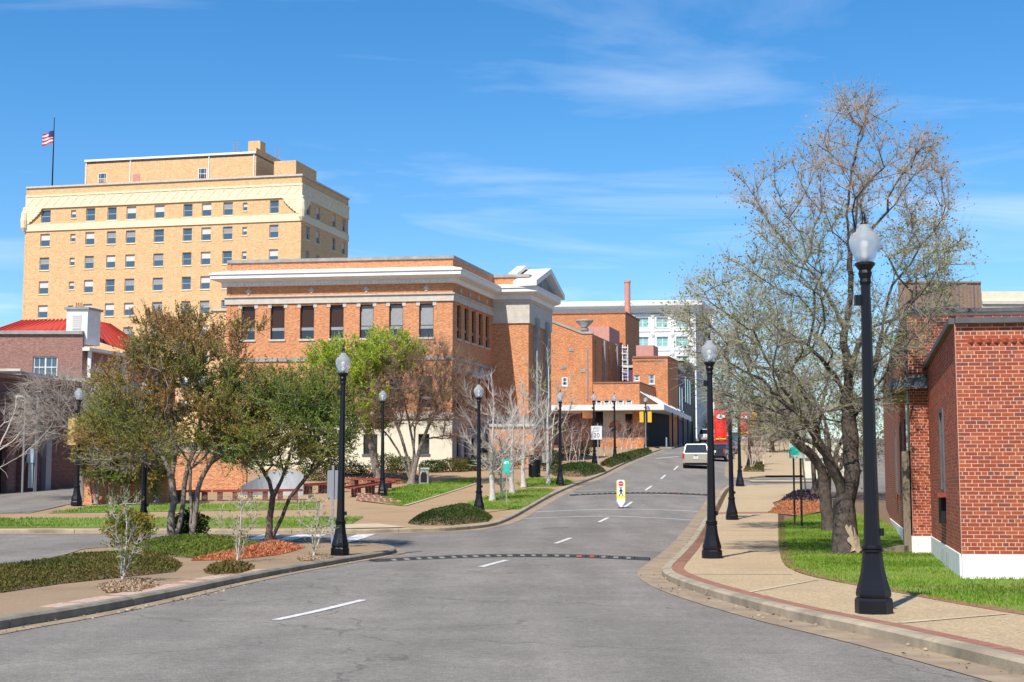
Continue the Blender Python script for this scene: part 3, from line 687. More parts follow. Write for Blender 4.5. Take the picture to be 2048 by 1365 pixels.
# ------------------------------------------------------------ orange brick library
K = V2(P(905, 700, 100)); la = R(-8); LU = Vector((math.cos(la), math.sin(la))); LA = K - LU * ((905 - 443) / 29 * 1.025)
Mi = K + S16 * 9.6; lz = lambda px, py: on_wall(px, py, K, la)[1]
lu = lambda px: on_wall(px, 650, LA, la)[0]
zg = prof(100) - .6; zt = lz(905, 517); zc1, zc0 = lz(905, 533), lz(905, 566); zs1, zs0 = lz(905, 586), lz(905, 602); zstr = lz(905, 716); zbase = lz(905, 832)
lib = thing('library_building', 'orange brick library with white cornice, tall dark windows and gabled portico', 'building', (K.x, K.y, zg))
LB = LA + S16 * 26; wt, wb = lz(905, 606), lz(905, 674)
xs7 = [(482, 510), (541, 569), (600, 628), (659, 687), (719, 747), (778, 806), (838, 867)]
holes = [(lu(a), lu(b), wb, wt) for a, b in xs7]
h1 = [(lu(a) + .05, lu(b) - .05, lz(905, 815), lz(905, 752)) for a, b in xs7]; hb = [(lu(a), lu(b), lz(905, 908), lz(905, 868)) for a, b in ((482, 510), (600, 628), (729, 757), (838, 860))]
wall(lib, LA, K, zbase, zt, 'lbrick', holes + h1, .35)
wall(lib, LA, K, zg, zbase, 'creamwall', hb, .4, 'stone_base')
for i, (u0, u1, a, b) in enumerate(holes): window(lib, LA, la, u0, a, u1 - u0, b - a, 'lib', .2, 'glass2' if i < 4 else 'blind')
for u0, u1, a, b in h1: window(lib, LA, la, u0, a, u1 - u0, b - a, 'lib', .2)
for u0, u1, a, b in hb: window(lib, LA, la, u0, a, u1 - u0, b - a, 'dark', .2)
ra = ang_of(K, Mi); rh = [(1.0 + i * 1.72, 1.95 + i * 1.72, wb, wt) for i in range(5)]; rh1 = [(u0, u1, lz(905, 815), lz(905, 745)) for u0, u1, _, _ in rh]
wall(lib, K, Mi, zbase, zt, 'lbrick', rh + rh1, .35); wall(lib, K, Mi, zg, zbase, 'greystone', [(u0, u1, lz(905, 912), lz(905, 872)) for u0, u1, _, _ in rh], .4, 'stone_base')
for u0, u1, a, b in rh: window(lib, K, ra, u0, a, u1 - u0, b - a, 'lib', .2)
for u0, u1, a, b in rh1:
    f = window(lib, K, ra, u0, a, u1 - u0, b - a, 'lib', .2)
    MB().poly_y([(-.3, b - a), (u1 - u0 + .3, b - a), (u1 - u0 + .3, b - a + .35), ((u1 - u0) / 2, b - a + .85), (-.3, b - a + .35)], -.33, -.2).build('window_pediment', 'stone', f)
for u0, u1, _, _ in rh: window(lib, K, ra, u0, lz(905, 912), u1 - u0, lz(905, 872) - lz(905, 912), 'dark', .2)
wall(lib, LB, LA, zg, zt, 'lbrick')
# portico wing
N1 = Mi + LU * 2.75; Q = N1 + S16 * 6.8
zpt = zt - .0
wall(lib, Mi, N1, zbase + .4, zpt, 'lbrick'); wall(lib, Mi, N1, zg, zbase + .4, 'greystone', name='stone_base')
wall(lib, N1, Q, zbase + .4, zpt, 'lbrick'); wall(lib, N1, Q, zg, zbase + .4, 'greystone', name='stone_base'); wall(lib, Q, Q + S16 * 10 - LU * 4, zg, zpt - .5, 'lbrick')
for u in (1.5, 4.6): MB().box(u, u + .75, -.3, 0, zbase + .4, zs0).build('pilaster', 'greystone', lib, rel(lib, N1.x, N1.y, 0), ang_of(N1, Q))
roofp = [LA + LU * .3 + S16 * .3, K - LU * .3 + S16 * .3, Mi - LU * .3, Mi - LU * .3 + S16 * 16, LB]
prism(lib, roofp, zt - 1.0, zt - .8, 'greystone', 'roof'); prism(lib, [Mi, N1 - LU * .2, Q - LU * .2, Q - LU * 4], zt - 1.0, zt - .8, 'greystone', 'roof')
path = [LA - LU * .0 + S16 * 6, LA, K, Mi, N1, Q]
sweep(lib, path[1:], rect(-.3, .1, zt - .02, zt + .2), 'greystone', 'parapet_coping')
cp = [(0, zc0), (.22, zc0), (.3, zc0 + .28), (.75, zc0 + .42), (.82, zc0 + .5), (.82, zc0 + .72), (.9, zc0 + .78), (.9, zc0 + .9), (0, zc1)]
sweep(lib, path, cp, 'white', 'cornice')
sweep(lib, path[:3] + [Mi], [(0, zs0), (.1, zs0), (.1, zs1 - .12), (.2, zs1 - .08), (.2, zs1), (0, zs1)], 'stone', 'stone_band')
sweep(lib, [Mi, N1, Q], [(0, zs0 - .55), (.1, zs0 - .55), (.1, zc0 - .25), (.16, zc0 - .22), (.16, zc0), (0, zc0)], 'stone', 'entablature')
sweep(lib, path[:4], rect(0, .09, zstr - .12, zstr + .12), 'greystone', 'string_course')
sweep(lib, path[:4], rect(0, .12, zbase - .2, zbase + .25), 'stone', 'base_moulding')
mb = MB()
for i in range(58): u = .1 + i * .278; mb.box(u, u + .14, -.34, -.2, zc0 + .02, zc0 + .22)
stuff(mb.build('dentils', 'white', lib, rel(lib, LA.x, LA.y, 0), la))
for u0, u1, a, b in holes: MB().box(u0 - .2, u0 + .06, -.03, 0, zs0 - .3, zs0).box(u1 - .06, u1 + .2, -.03, 0, zs0 - .3, zs0).build('lintel_blocks', 'stone', lib, rel(lib, LA.x, LA.y, 0), la)
for px in (496, 622, 732, 852):
    u = lu(px); z = lz(905, 576); MB().poly_y([(u, z - .24), (u + .22, z), (u, z + .24), (u - .22, z)], -.05, 0).build('diamond', 'stone', lib, rel(lib, LA.x, LA.y, 0), la)
for i in range(4):
    u = 1.8 + i * 2.1; z = lz(905, 576); MB().poly_y([(u, z - .24), (u + .22, z), (u, z + .24), (u - .22, z)], -.05, 0).build('diamond', 'stone', lib, rel(lib, K.x, K.y, 0), ra)
# pediment facing the street, with stepped brick gable behind
na = ang_of(N1, Q); Lq = 6.8; zk = zc0 + .9
tri = lambda o, e: [(-o, zk), (Lq + o, zk), (Lq / 2, zk + e)]
MB().poly_y(tri(.3, 1.35), -.25, .1).build('pediment_tympanum', 'greystone', lib, rel(lib, N1.x, N1.y, 0), na)
for sgn in (0, 1):
    a, b = ((-1.0, zk), (Lq / 2, zk + 1.5)) if not sgn else ((Lq + 1.0, zk), (Lq / 2, zk + 1.5))
    MB().poly_y([a, (a[0], zk + .4), (Lq / 2, b[1] + .42), b][::1 if sgn else -1], -.9, .9).build('raking_cornice', 'white', lib, rel(lib, N1.x, N1.y, 0), na)
MB().poly_y([(.2, zpt - .2), (Lq - .2, zpt - .2), (Lq - .2, zpt + .1), (Lq / 2 + .8, zpt + 1.0), (Lq / 2 - .8, zpt + 1.0), (.2, zpt + .1)], 1.0, 1.5).build('gable_parapet', 'lbrick', lib, rel(lib, N1.x, N1.y, 0), na)
MB().poly_y([(.1, zpt + .1), (.1, zpt + .34), (Lq / 2 - .85, zpt + 1.25), (Lq / 2 + .85, zpt + 1.25), (Lq - .1, zpt + .34), (Lq - .1, zpt + .1), (Lq / 2 + .8, zpt + 1.01), (Lq / 2 - .8, zpt + 1.01)][::-1], .9, 1.6).build('gable_coping', 'white', lib, rel(lib, N1.x, N1.y, 0), na)
# lower entrance block in front of the portico
e0 = N1 + LU * .4 - S16 * 4; prism(lib, [e0 - LU * 2.2, e0 + LU * 1.0, e0 + LU * 1.0 + S16 * 6, e0 - LU * 2.2 + S16 * 6], zg, zg + 3.9, 'lbrick', 'entrance_block'); sweep(lib, [e0 - LU * 2.2, e0 + LU * 1.0, e0 + LU * 1.0 + S16 * 6], rect(-.1, .15, zg + 3.9, zg + 4.1), 'stone', 'entrance_coping')
# tan wing behind the library's left end
w0 = LA - LU * 2.6 + S16 * 3; twing = thing('tan_brick_annex', 'narrow tan brick annex at the left end of the library', 'building', (w0.x, w0.y, zg))
prism(twing, [w0, w0 + LU * 3, w0 + LU * 3 + S16 * 8, w0 + S16 * 8], zg, lz(443, 612), 'hbrick', 'wall'); sweep(twing, [w0, w0 + LU * 2.5], rect(-.1, .1, lz(443, 612), lz(443, 609) + .1), 'stone', 'coping')

# ------------------------------------------------------------ left side buildings
D0, D1 = V2(G(0, 988, .13)), V2(G(165, 974, .13)); dv = (D1 - D0).normalized(); D0 = D0 - dv * 6; D1 = D1 + dv * .5; dn = Vector((-dv.y, dv.x))
zd = P(0, 757, G(0, 988, .13).y).z; zdg = prof(D0.y)
dark = thing('dark_brick_building', 'dark red brick building in shade at the left edge by the parking lot', 'building', (D0.x, D0.y, zdg))
LD = (D1 - D0).length; da = ang_of(D0, D1)
du = lambda px: on_wall(px, 940, D0, da)[0]
dh = [(du(-40), du(14), zdg, zdg + 2.9), (du(27) - .4, du(42), zdg + .2, zdg + 3.0)]
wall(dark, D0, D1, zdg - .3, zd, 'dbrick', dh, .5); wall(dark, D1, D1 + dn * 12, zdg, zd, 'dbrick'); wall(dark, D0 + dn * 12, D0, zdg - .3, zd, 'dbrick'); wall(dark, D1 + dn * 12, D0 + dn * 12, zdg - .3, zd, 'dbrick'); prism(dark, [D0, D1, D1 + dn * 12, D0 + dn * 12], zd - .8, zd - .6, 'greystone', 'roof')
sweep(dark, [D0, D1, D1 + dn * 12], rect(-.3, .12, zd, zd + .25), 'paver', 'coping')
for u0, u1, a, b in dh[:1]: MB().box(u0, u1, .35, .4, a, b).build('garage_door', 'dark', dark, rel(dark, D0.x, D0.y, 0), da)
u0, u1, a, b = dh[1]; MB().box(u0, u1, .3, .36, a, b).build('blocked_opening', 'pbrick', dark, rel(dark, D0.x, D0.y, 0), da)
MB().box(du(-60), du(36), -.08, 0, zdg + 3.0, zdg + 3.3).build('red_lintel', 'redwood', dark, rel(dark, D0.x, D0.y, 0), da)
u = du(88); MB().box(u - .22, u + .22, -.3, 0, zdg - .1, zdg + 3.3).box(u - .35, u + .35, -.4, 0, zdg + 3.3, zdg + 3.6).build('pale_pier', 'grey', dark, rel(dark, D0.x, D0.y, 0), da)
# red-roofed house behind it
rd = 92.0; r0, r1 = V2(P(-60, 700, rd)), V2(P(165, 700, rd)); rz0 = prof(rd); rzt = P(165, 669, rd).z
red = thing('red_roof_building', 'old brick house with red ribbed hip roof and white chimney tower', 'building', (r1.x, r1.y, rz0)); raa = ang_of(r0, r1); RU = (r1 - r0).normalized()
ruf = lambda px: on_wall(px, 720, r0, raa)[0]; rzf = lambda px, py: on_wall(px, py, r0, raa)[1]
hw = [(ruf(66), ruf(115), rzf(90, 756), rzf(90, 713))]
wall(red, r0, r1, rz0, rzt, 'pbrick', hw); wall(red, r1, r1 + S16 * 12, rz0, rzt - .9, 'pbrick')
window(red, r0, raa, hw[0][0], hw[0][2], hw[0][1] - hw[0][0], hw[0][3] - hw[0][2], 'sash', .1)
sweep(red, [r0, r1], rect(-.3, .15, rzt, rzt + .22), 'greystone', 'coping')
rr0 = r0 + S16 * .6; zr1 = rzf(60, 634)
e0, e1 = r0 + S16 * .5, r1 + S16 * .5 - RU * .2; k0, k1 = r0 + S16 * 5.5, r1 - RU * 2.4 + S16 * 4.5; b1 = r1 + S16 * 11 - RU * .0
mb = MB(); L3 = lambda p, z: rel(red, p.x, p.y, z)
zt1 = zr1 + .35
mb.quad(L3(e0, rzt - .15), L3(e1, rzt - .15), L3(k1, zt1), L3(k0, zt1)); mb.quad(L3(e1, rzt - .15), L3(b1, rzt - 1.0), L3(k1 + S16 * 3, zt1), L3(k1, zt1))
rf = mb.build('roof', mat('red_roof_metal', (.52, .055, .022), .5, (.42, .045, .02), 3), red)
for i in range(17):
    t = i / 16; a = e0.lerp(e1, t); b = k0.lerp(k1, min(1, t * 1.0)); MB().tube([L3(a, rzt - .12), L3(b, zt1 + .03)], .075, 5).build('roof_rib', rf.data.materials[0], rf)
for i in range(14):
    t = i / 13; a = e1.lerp(b1, t); b = k1.lerp(k1 + S16 * 3, t); MB().tube([L3(a, rzt - .12 - .85 * t), L3(b, zt1 + .03)], .05, 5).build('roof_rib', rf.data.materials[0], rf)
t0 = r1 - RU * 1.25 + S16 * .3; ta = raa; zt_, zb_ = rzf(150, 618), rzf(150, 686)
ch = prism(red, [t0, t0 + RU * 1.35, t0 + RU * 1.35 + S16 * 1.5, t0 + S16 * 1.5], rzt - .6, zt_, 'white', 'chimney_tower')
prism(red, [t0 - RU * .12 - S16 * .12, t0 + RU * 1.47 - S16 * .12, t0 + RU * 1.47 + S16 * 1.62, t0 - RU * .12 + S16 * 1.62], zt_, zt_ + .14, 'greystone', 'chimney_cap')
mb = MB()
for i in range(7): mb.box(.42, .9, -.05, -.01, zt_ - 1.25 + i * .13, zt_ - 1.25 + i * .13 + .07)
mb.box(.36, .96, -.03, 0, zt_ - 1.3, zt_ - .32); mb.build('louvre', 'blind2', ch)
for k in range(4): MB().tube([(.45 + k * .12, .5, zt_ + .1), (.45 + k * .12, .5, zt_ + .5)], .025, 5).build('flue', 'black', ch)
for k in range(3): q = r1 + S16 * (.4 + k * 4.2); MB().box(-.1, .1, -.1, .1, rz0, rzt - .95).build('white_post', 'white', red, rel(red, q.x + .25, q.y, 0))
sweep(red, [r1, r1 + S16 * 12], rect(0, .5, rzt - 1.05, rzt - .85), 'white', 'eaves_board')
# grey parapet of a flat roof in between
g0 = V2(P(-60, 750, 84)); g1 = V2(P(42, 750, 84)); gp = thing('flat_roof_annex', 'low annex with weathered grey parapet behind the dark brick building', 'building', (g0.x, g0.y, prof(84)))
prism(gp, [g0, g1, g1 + S16 * 6, g0 + S16 * 6], prof(84), P(0, 743, 84).z, 'greystone', 'wall'); prism(gp, [g1, g1 + RU * 5, g1 + RU * 5 + S16 * 6, g1 + S16 * 6], prof(84), P(0, 757, 84).z, 'greystone', 'wall')
sweep(gp, [g0, g1], rect(-.1, .12, P(0, 743, 84).z, P(0, 743, 84).z + .15), 'stone', 'coping')

# ------------------------------------------------------------ theatre corner block up the street
TD = 156.0; tA = V2(P(1093, 800, TD)); ta = R(-8); TU = Vector((math.cos(ta), math.sin(ta))); zt0 = prof(TD)
tu = lambda px, off=0: on_wall(px, 800, tA + S16 * off, ta)[0]
tz = lambda px, py, off=0: on_wall(px, py, tA + S16 * off, ta)[1]
th = thing('theatre_building', 'orange brick theatre with sloped parapet, urn and long white canopy', 'building', (tA.x, tA.y, zt0))
T = lambda px, off=0: tA + S16 * off + TU * tu(px, off)
# auditorium front with raking parapet
zl, zr = tz(1095, 640), tz(1185, 668); L = tu(1185)
MB().poly_y([(0, zt0), (L, zt0), (L, zr), (tu(1165), zr), (0, zl)], 0, .4).build('wall', 'tbrick', th, rel(th, tA.x, tA.y, 0), ta)
MB().poly_y([(-.1, zl), (tu(1165), zr), (L + .1, zr), (L + .1, zr + .25), (tu(1165), zr + .25), (-.1, zl + .25)], -.1, .5).build('parapet_coping', 'greystone', th, rel(th, tA.x, tA.y, 0), ta)
tB = T(1185); tBe = tB + S16 * 22; wall(th, tB, tBe, zt0, zr, 'tbrick')
prism(th, [tA + S16 * .4, tB + S16 * .4 - TU * .3, tBe - TU * .3, tA + S16 * 22], zr - 1.2, zr - 1, 'greystone', 'roof')
MB().lathe([(.35, zr + .25), (.5, zr + .5), (.3, zr + .75), (.95, zr + 1.35), (1.0, zr + 1.5), (.4, zr + 1.5)], 12).build('urn', 'greystone', th, rel(th, tB.x - .8, tB.y + .4, 0), smooth=True)
for i in range(6): MB().box(1.5 + i * 3.4, 2.5 + i * 3.4, -.12, 0, tz(1185, 765), zr - .6).build('brick_pier', 'tbrick', th, rel(th, tB.x, tB.y, 0), ang_of(tB, tBe))
for i in range(3):
    u = tu(1125 + i * 26); window(th, tA, ta, tu(1124), tz(1124, 772), .6, .9, 'sash', -.03) if i == 0 else None
for u, w_ in ((5.2, .09), (12.0, .07), (17.4, .09)): MB().box(u, u + w_ * 2, -.3, -.12, tz(1185, 760), zr - .2).build('downpipe', 'grey', th, rel(th, tB.x, tB.y, 0), ang_of(tB, tBe))
for px_, py_ in ((1143, 700), (1128, 735), (1166, 742)): MB().box(-.25, .25, -.05, 0, -.18, .18).box(-.2, .2, -.07, -.05, -.12, -.08).box(-.2, .2, -.07, -.05, .02, .06).build('wall_vent', 'greystone', th, rel(th, *(tA + TU * tu(px_)), tz(px_, py_)), ta)
MB().tube([(0, -.06, 0), (0, -.06, 5.5)], .06, 6).build('conduit', 'steel', th, rel(th, *(tA + TU * tu(1175)), tz(1175, 800)), ta)
for k_, (px_, of_) in enumerate(((1205, 10), (1222, 14))): q_ = T(px_, of_); MB().box(-.9, .9, 0, 1.4, 0, 1.1).box(-.7, .7, .2, 1.2, 1.1, 1.25).build('roof_unit', 'grey', th, rel(th, q_.x, q_.y, zr - 1), ta)
# tall stage house behind
s0, s1 = T(1100, 24), T(1252, 24); zst = tz(1180, 628, 24); prism(th, [s0, s1, s1 + S16 * 9, s0 + S16 * 9], zt0, zst, 'tbrick', 'stage_house'); sweep(th, [s0, s1, s1 + S16 * 9], rect(-.2, .1, zst, zst + .2), 'paver', 'stage_coping')
q = T(1188, 23); q1 = T(1240, 23); prism(th, [q - S16 * 6, q1 - S16 * 6, q1, q], zr, tz(1210, 664, 23), 'pink', 'pink_penthouse')
sk = V2(P(1255, 600, 186)); zs_ = P(1255, 562, 186).z
stk = thing('smokestack', 'slender pink smokestack rising behind the brick theatre', 'smokestack', (sk.x, sk.y, prof(186)))
MB().lathe([(.42, 0), (.38, zs_ - prof(186) - .3), (.44, zs_ - prof(186) - .25), (.42, zs_ - prof(186))], 14).build('shaft', 'pink', stk, smooth=False)
for sx in (-1, 1): MB().tube([(0, 0, zs_ - prof(186) - 2.5), (sx * 6, 3, zs_ - prof(186) - 8)], .02, 4).build('guy_wire', 'grey', stk)
# lower street front
f0, f1 = T(1186, -1), T(1279, -1); zf1 = tz(1230, 767, -1); zcan1, zcan0 = tz(1230, 812, -1), tz(1230, 823, -1); fz = tA + S16 * -1
fu = lambda px: on_wall(px, 800, f0, ta)[0]
wh = [(fu(x0), fu(x1), tz(1200, 813, -1), tz(1200, 800, -1)) for x0, x1 in ((1192, 1203), (1207, 1219), (1221, 1233), (1235, 1247), (1251, 1264))]
wall(th, f0, f1, zcan1 - .3, zf1, 'tbrick', wh)
for u0, u1, a, b in wh: window(th, f0, ta, u0, a, u1 - u0, b - a, 'white', .1, blind='glass')
fe = f1 + S16 * 16; wall(th, f1, fe, zcan1 - .3, zf1, 'tbrick'); prism(th, [f0 + S16 * .3, f1 + S16 * .3 - TU * .3, fe - TU * .3, f0 + S16 * 16], zf1 - .5, zf1 - .3, 'greystone', 'roof'); sweep(th, [f0, f1, fe], rect(-.2, .08, zf1, zf1 + .15), 'paver', 'front_coping')
# canopy with struts
c0, c1 = T(1085, -3.2), T(1328, -3.2); ce = c1 + S13 * 27
mb = MB(); pl = [c0, c1, ce, ce - TU * 3.2, f1 + TU * .2, T(1085, -1)]
prism(th, pl, zcan0, zcan1, M.setdefault('canopy', mat('canopy_white', (.62, .61, .58), .6)), 'canopy')
for i in range(7):
    a = f1 + S16 * (i * 2.4 + .3); b = a + TU * 2.3
    MB().tube([rel(th, a.x, a.y, zcan1 + 1.5), rel(th, b.x, b.y, zcan1 + .02)], .06, 5).build('canopy_strut', 'white', th)
# storefront under the canopy
def tb(x0, x1, off, y0, y1, m, name, dep=.3):
    a, b = T(x0, off), T(x1, off); return prism(th, [a, b, b + S16 * dep, a + S16 * dep], tz(x0, y1, off), tz(x0, y0, off), m, name)
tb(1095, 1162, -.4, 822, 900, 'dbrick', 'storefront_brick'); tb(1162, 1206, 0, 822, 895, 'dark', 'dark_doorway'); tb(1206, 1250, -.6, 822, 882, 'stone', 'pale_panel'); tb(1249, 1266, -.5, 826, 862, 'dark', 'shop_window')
tb(1249, 1266, -.7, 822, 828, 'blind2', 'roller_shutter'); tb(1265, 1285, -1, 822, 900, 'tbrick', 'corner_pillar', 1); tb(1200, 1292, -3, 876, 900, 'tbrick', 'planter_wall', .5)
o = T(1230, -.75); zc = tz(1230, 854, -.75); sg = thing('round_sign', 'round orange and black sign on the pale theatre storefront panel', 'sign', (o.x, o.y, zc), ta)
def disc(r, y0, y1, lo=0, hi=2 * math.pi, n=28): return MB().poly_y([(r * math.cos(lo + (hi - lo) * i / n), r * math.sin(lo + (hi - lo) * i / n)) for i in range(n + (0 if hi - lo > 6 else 1))], y0, y1)
disc(.66, -.04, .04).build('disc', 'black', sg); disc(.61, -.06, -.041, .12, math.pi - .12).build('orange_half', 'orange', sg); MB().box(-.6, .6, -.062, -.041, -.04, .04).build('band', 'black', sg)
wall(th, f1 + TU * .06, T(1338, 7.5), zt0 - .3, zcan0 - .02, 'dark', name='arcade_shade_panel')  # near-black panel stands in for the shade under the canopy
wall(th, f1 + TU * .05, f1 + TU * .05 + S13 * 26, zt0 - .3, zcan0, 'dark', name='arcade_shade_panel')  # street side of the arcade, its shade likewise painted near-black
for i in range(5):
    p = f1 + TU * 3.0 + S13 * (4 + i * 5.2); MB().lathe([(.09, prof(p.y)), (.09, zcan0)], 8).build('canopy_post', 'black', th, rel(th, p.x, p.y, 0))
# second brick block, with service ladder and box
b0, b1 = T(1266, 8), T(1336, 8); zb2 = tz(1300, 716, 8); bk = thing('brick_block', 'orange brick block with two white windows behind the theatre canopy', 'building', (b0.x, b0.y, zt0))
bu = lambda px: on_wall(px, 740, b0, ta)[0]; bz = lambda py: on_wall(1300, py, b0, ta)[1]
bh = [(bu(1268), bu(1279), bz(762), bz(750)), (bu(1297), bu(1309), bz(768), bz(749))]
wall(bk, b0, b1, zt0, zb2, 'tbrick', bh); wall(bk, b1, b1 + S16 * 7, zt0, zb2, 'tbrick'); prism(bk, [b0, b1 - TU * .3, b1 + S16 * 7 - TU * .3, b0 + S16 * 7], zb2 - .5, zb2 - .3, 'greystone', 'roof')
for u0, u1, a, b in bh: window(bk, b0, ta, u0, a, u1 - u0, b - a, 'sash', .1)
sweep(bk, [b0, b1, b1 + S16 * 7], rect(-.2, .1, zb2, zb2 + .2), 'paver', 'coping')
q0, q1 = T(1273, 12), T(1308, 12); prism(bk, [q0, q1, q1 + S16 * 3, q0 + S16 * 3], zb2 - .3, tz(1290, 691, 12), 'pink', 'roof_housing')
ld = T(1251, 2); lad = thing('roof_ladder', 'white caged ladder on the side wall of the brick theatre', 'ladder', (ld.x, ld.y, tz(1252, 762, 2)))
hh = tz(1252, 690, 2) - tz(1252, 762, 2)
for sx in (-.28, .28): MB().tube([(sx, 0, 0), (sx, 0, hh)], .05, 5).build('rail', 'white', lad)
for k in range(11): MB().tube([(-.28, 0, .2 + k * hh / 11.5), (.28, 0, .2 + k * hh / 11.5)], .03, 4).build('rung', 'white', lad)
for k in range(5): MB().tube([(.38 * math.cos(t * math.pi / 6), -.5 * math.sin(t * math.pi / 6), 1 + k * hh / 6) for t in range(7)], .03, 4).build('cage_hoop', 'white', lad)
# row further up: purple and grey fronts
x = b1 + S13 * 7.05
for nm, lab, m, le, py in (('purple_shop', 'narrow purple painted shop in the row past the theatre', 'purple', 9, 735), ('ribbed_grey_building', 'dark grey screened building in the row before the white office block', M.setdefault('screen', mat('grey_screen', (.13, .125, .115), .9, (.09, .088, .08), 3)), 14, 722)):
    o = thing(nm, lab, 'building', (x.x, x.y, prof(x.y))); z1 = P(1340, py, x.y).z
    prism(o, [x - TU * 8, x, x + S13 * le, x + S13 * le - TU * 8], prof(x.y) - .3, z1, m, 'wall'); sweep(o, [x - TU * 8, x, x + S13 * le], rect(-.1, .2, z1, z1 + .3), 'stone', 'coping')
    if le > 20:
        for i in range(6): MB().box(.8 + i * 2.1, 1.0 + i * 2.1, -.12, 0, prof(x.y) + 4.5, z1 - .2).build('screen_rib', 'greystone', o, rel(o, x.x, x.y, 0), ang_of(x, x + S13))
        for i in range(6): MB().box(0, le, -.09, 0, prof(x.y) + 4.5 + i * 1.5, prof(x.y) + 4.62 + i * 1.5).build('screen_band', 'greystone', o, rel(o, x.x, x.y, 0), ang_of(x, x + S13))
    else:
        for i in range(3): MB().box(1 + i * 2.6, 2 + i * 2.6, -.06, 0, z1 - 5, z1 - 2).build('window', 'glass', o, rel(o, x.x, x.y, 0), ang_of(x, x + S13))
    x = x + S13 * (le + .1)
# ------------------------------------------------------------ white office block
WD = 262.0; w1 = V2(P(1392, 700, WD)); wa = R(-7); WU = Vector((math.cos(wa), math.sin(wa))); w0 = w1 - WU * 27.5; wz0 = prof(WD)
wz = lambda py: on_wall(1380, py, w1, wa)[1]
wu = lambda px: on_wall(px, 650, w0, wa)[0]
wht = thing('white_office_block', 'white office block with green tinted windows and heavy cornice', 'building', (w1.x, w1.y, wz0)); zwt = wz(622)
hs_ = []; cols = [(1274, 1297), (1313, 1336), (1354, 1377)]; sp_ = wu(1313) - wu(1274)
for r in range(6):
    for i in range(-3, 3):
        u = wu(1274) + i * sp_
        if u > .5: hs_.append((u, u + wu(1297) - wu(1274), wz(655) - r * (wz(634) - wz(673)), wz(634) - r * (wz(634) - wz(673))))
wall(wht, w0, w1, wz0, zwt, 'white', hs_, .4)
for u0, u1, a, b in hs_: window(wht, w0, wa, u0, a, u1 - u0, b - a, 'white', .25)
we = w1 + S16 * 14; wall(wht, w1, we, wz0, zwt, M.setdefault('bluegrey', mat('grey_side', (.40, .41, .44), .7))); prism(wht, [w0, w1 - WU * .4, we - WU * .4, w0 + S16 * 14], zwt - .5, zwt - .3, 'greystone', 'roof')  # side face greyer and slightly bluer than the white front
sweep(wht, [w0, w1, we], [(0, zwt - .2), (.5, zwt), (.6, zwt + .5), (1.5, zwt + .9), (1.6, zwt + 1.6), (1.4, zwt + 1.8), (0, zwt + 1.8)], 'white', 'cornice')
for i in range(-3, 4):
    u = wu(1302) + i * sp_
    if u > 0:
        MB().box(u, u + wu(1309) - wu(1302), -.22, 0, wz0, wz(630)).build('pilaster', 'white', wht, rel(wht, w0.x, w0.y, 0), wa)
        for r in range(5): MB().poly_y([(u, wz(632) - r * 3.5), (u + .3, wz(630) - r * 3.5 + .1), (u + .62, wz(632) - r * 3.5), (u + .31, wz(632) - r * 3.5 - .5)][::-1], -.34, -.2).build('rosette', 'stone', wht, rel(wht, w0.x, w0.y, 0), wa)
for r in range(6): MB().box(0, 27.4, -.12, 0, wz(660) - r * 3.52 - .25, wz(660) - r * 3.52).build('spandrel_band', 'white', wht, rel(wht, w0.x, w0.y, 0), wa)
prism(wht, [w1 - WU * 15 + S16 * 3, w1 - WU * 9 + S16 * 3, w1 - WU * 9 + S16 * 8, w1 - WU * 15 + S16 * 8], zwt, wz(603) + .6, 'white', 'roof_penthouse')
# beyond: brick house and white shed closing the street
for nm, lab, x0, x1, py, d, m in (('far_brick_house', 'distant brown brick building at the top of the street', 1404, 1440, 778, 330, 'pbrick'), ('white_shed', 'plain white low building at the street end beside the office block', 1398, 1424, 832, 300, 'white'), ('long_low_shop', 'low pale storefront far up the street behind the parked cars', 1462, 1560, 868, 290, 'creamwall')):
    a, b = V2(P(x0, 800, d)), V2(P(x1, 800, d)); o = thing(nm, lab, 'building', (a.x, a.y, prof(d))); z1 = P(x0, py, d).z
    prism(o, [a, b, b + S16 * 8, a + S16 * 8], prof(d) - .5, z1, m, 'wall'); sweep(o, [a, b], rect(-.1, .2, z1, z1 + .3), 'greystone', 'coping')
    for i in range(3): MB().box((b - a).length * (.15 + .28 * i), (b - a).length * (.28 + .28 * i), -.05, 0, z1 - 2.6, z1 - 1.0).build('window', 'glass', o, rel(o, a.x, a.y, 0), ang_of(a, b))
# right background behind the near brick building
for nm, lab, x0, x1, py, d, m in (('brown_clad_building', 'brown vertically clad building behind the big tree on the right', 1800, 1966, 567, 100, 'brown'), ('cream_block', 'cream rendered block at the right edge above the brick parapet', 1967, 2150, 583, 110, 'creamwall'), ('white_low_house', 'white low building showing between the tree trunks on the right', 1604, 1700, 885, 92, 'creamwall')):
    a, b = V2(P(x0, 700, d)), V2(P(x1, 700, d)); o = thing(nm, lab, 'building', (a.x, a.y, prof(d))); z1 = P(x0, py, d).z
    prism(o, [a, b, b + S16 * 10, a + S16 * 10], prof(d) - .5, z1, m, 'wall')
    if m == 'brown':
        L = (b - a).length
        for i in range(22): MB().box(i * L / 22, i * L / 22 + .05, -.06, 0, prof(d), z1 - .05).build('cladding_seam', 'coping' if i % 4 == 0 else 'brown', o, rel(o, a.x, a.y, 0), ang_of(a, b))
        sweep(o, [a, b], rect(-.1, .1, z1, z1 + .12), 'brown', 'coping')
    else: sweep(o, [a, b], rect(-.1, .15, z1 - 1.0 if m == 'creamwall' else z1, z1 - .75 if m == 'creamwall' else z1 + .2), 'stone', 'band')

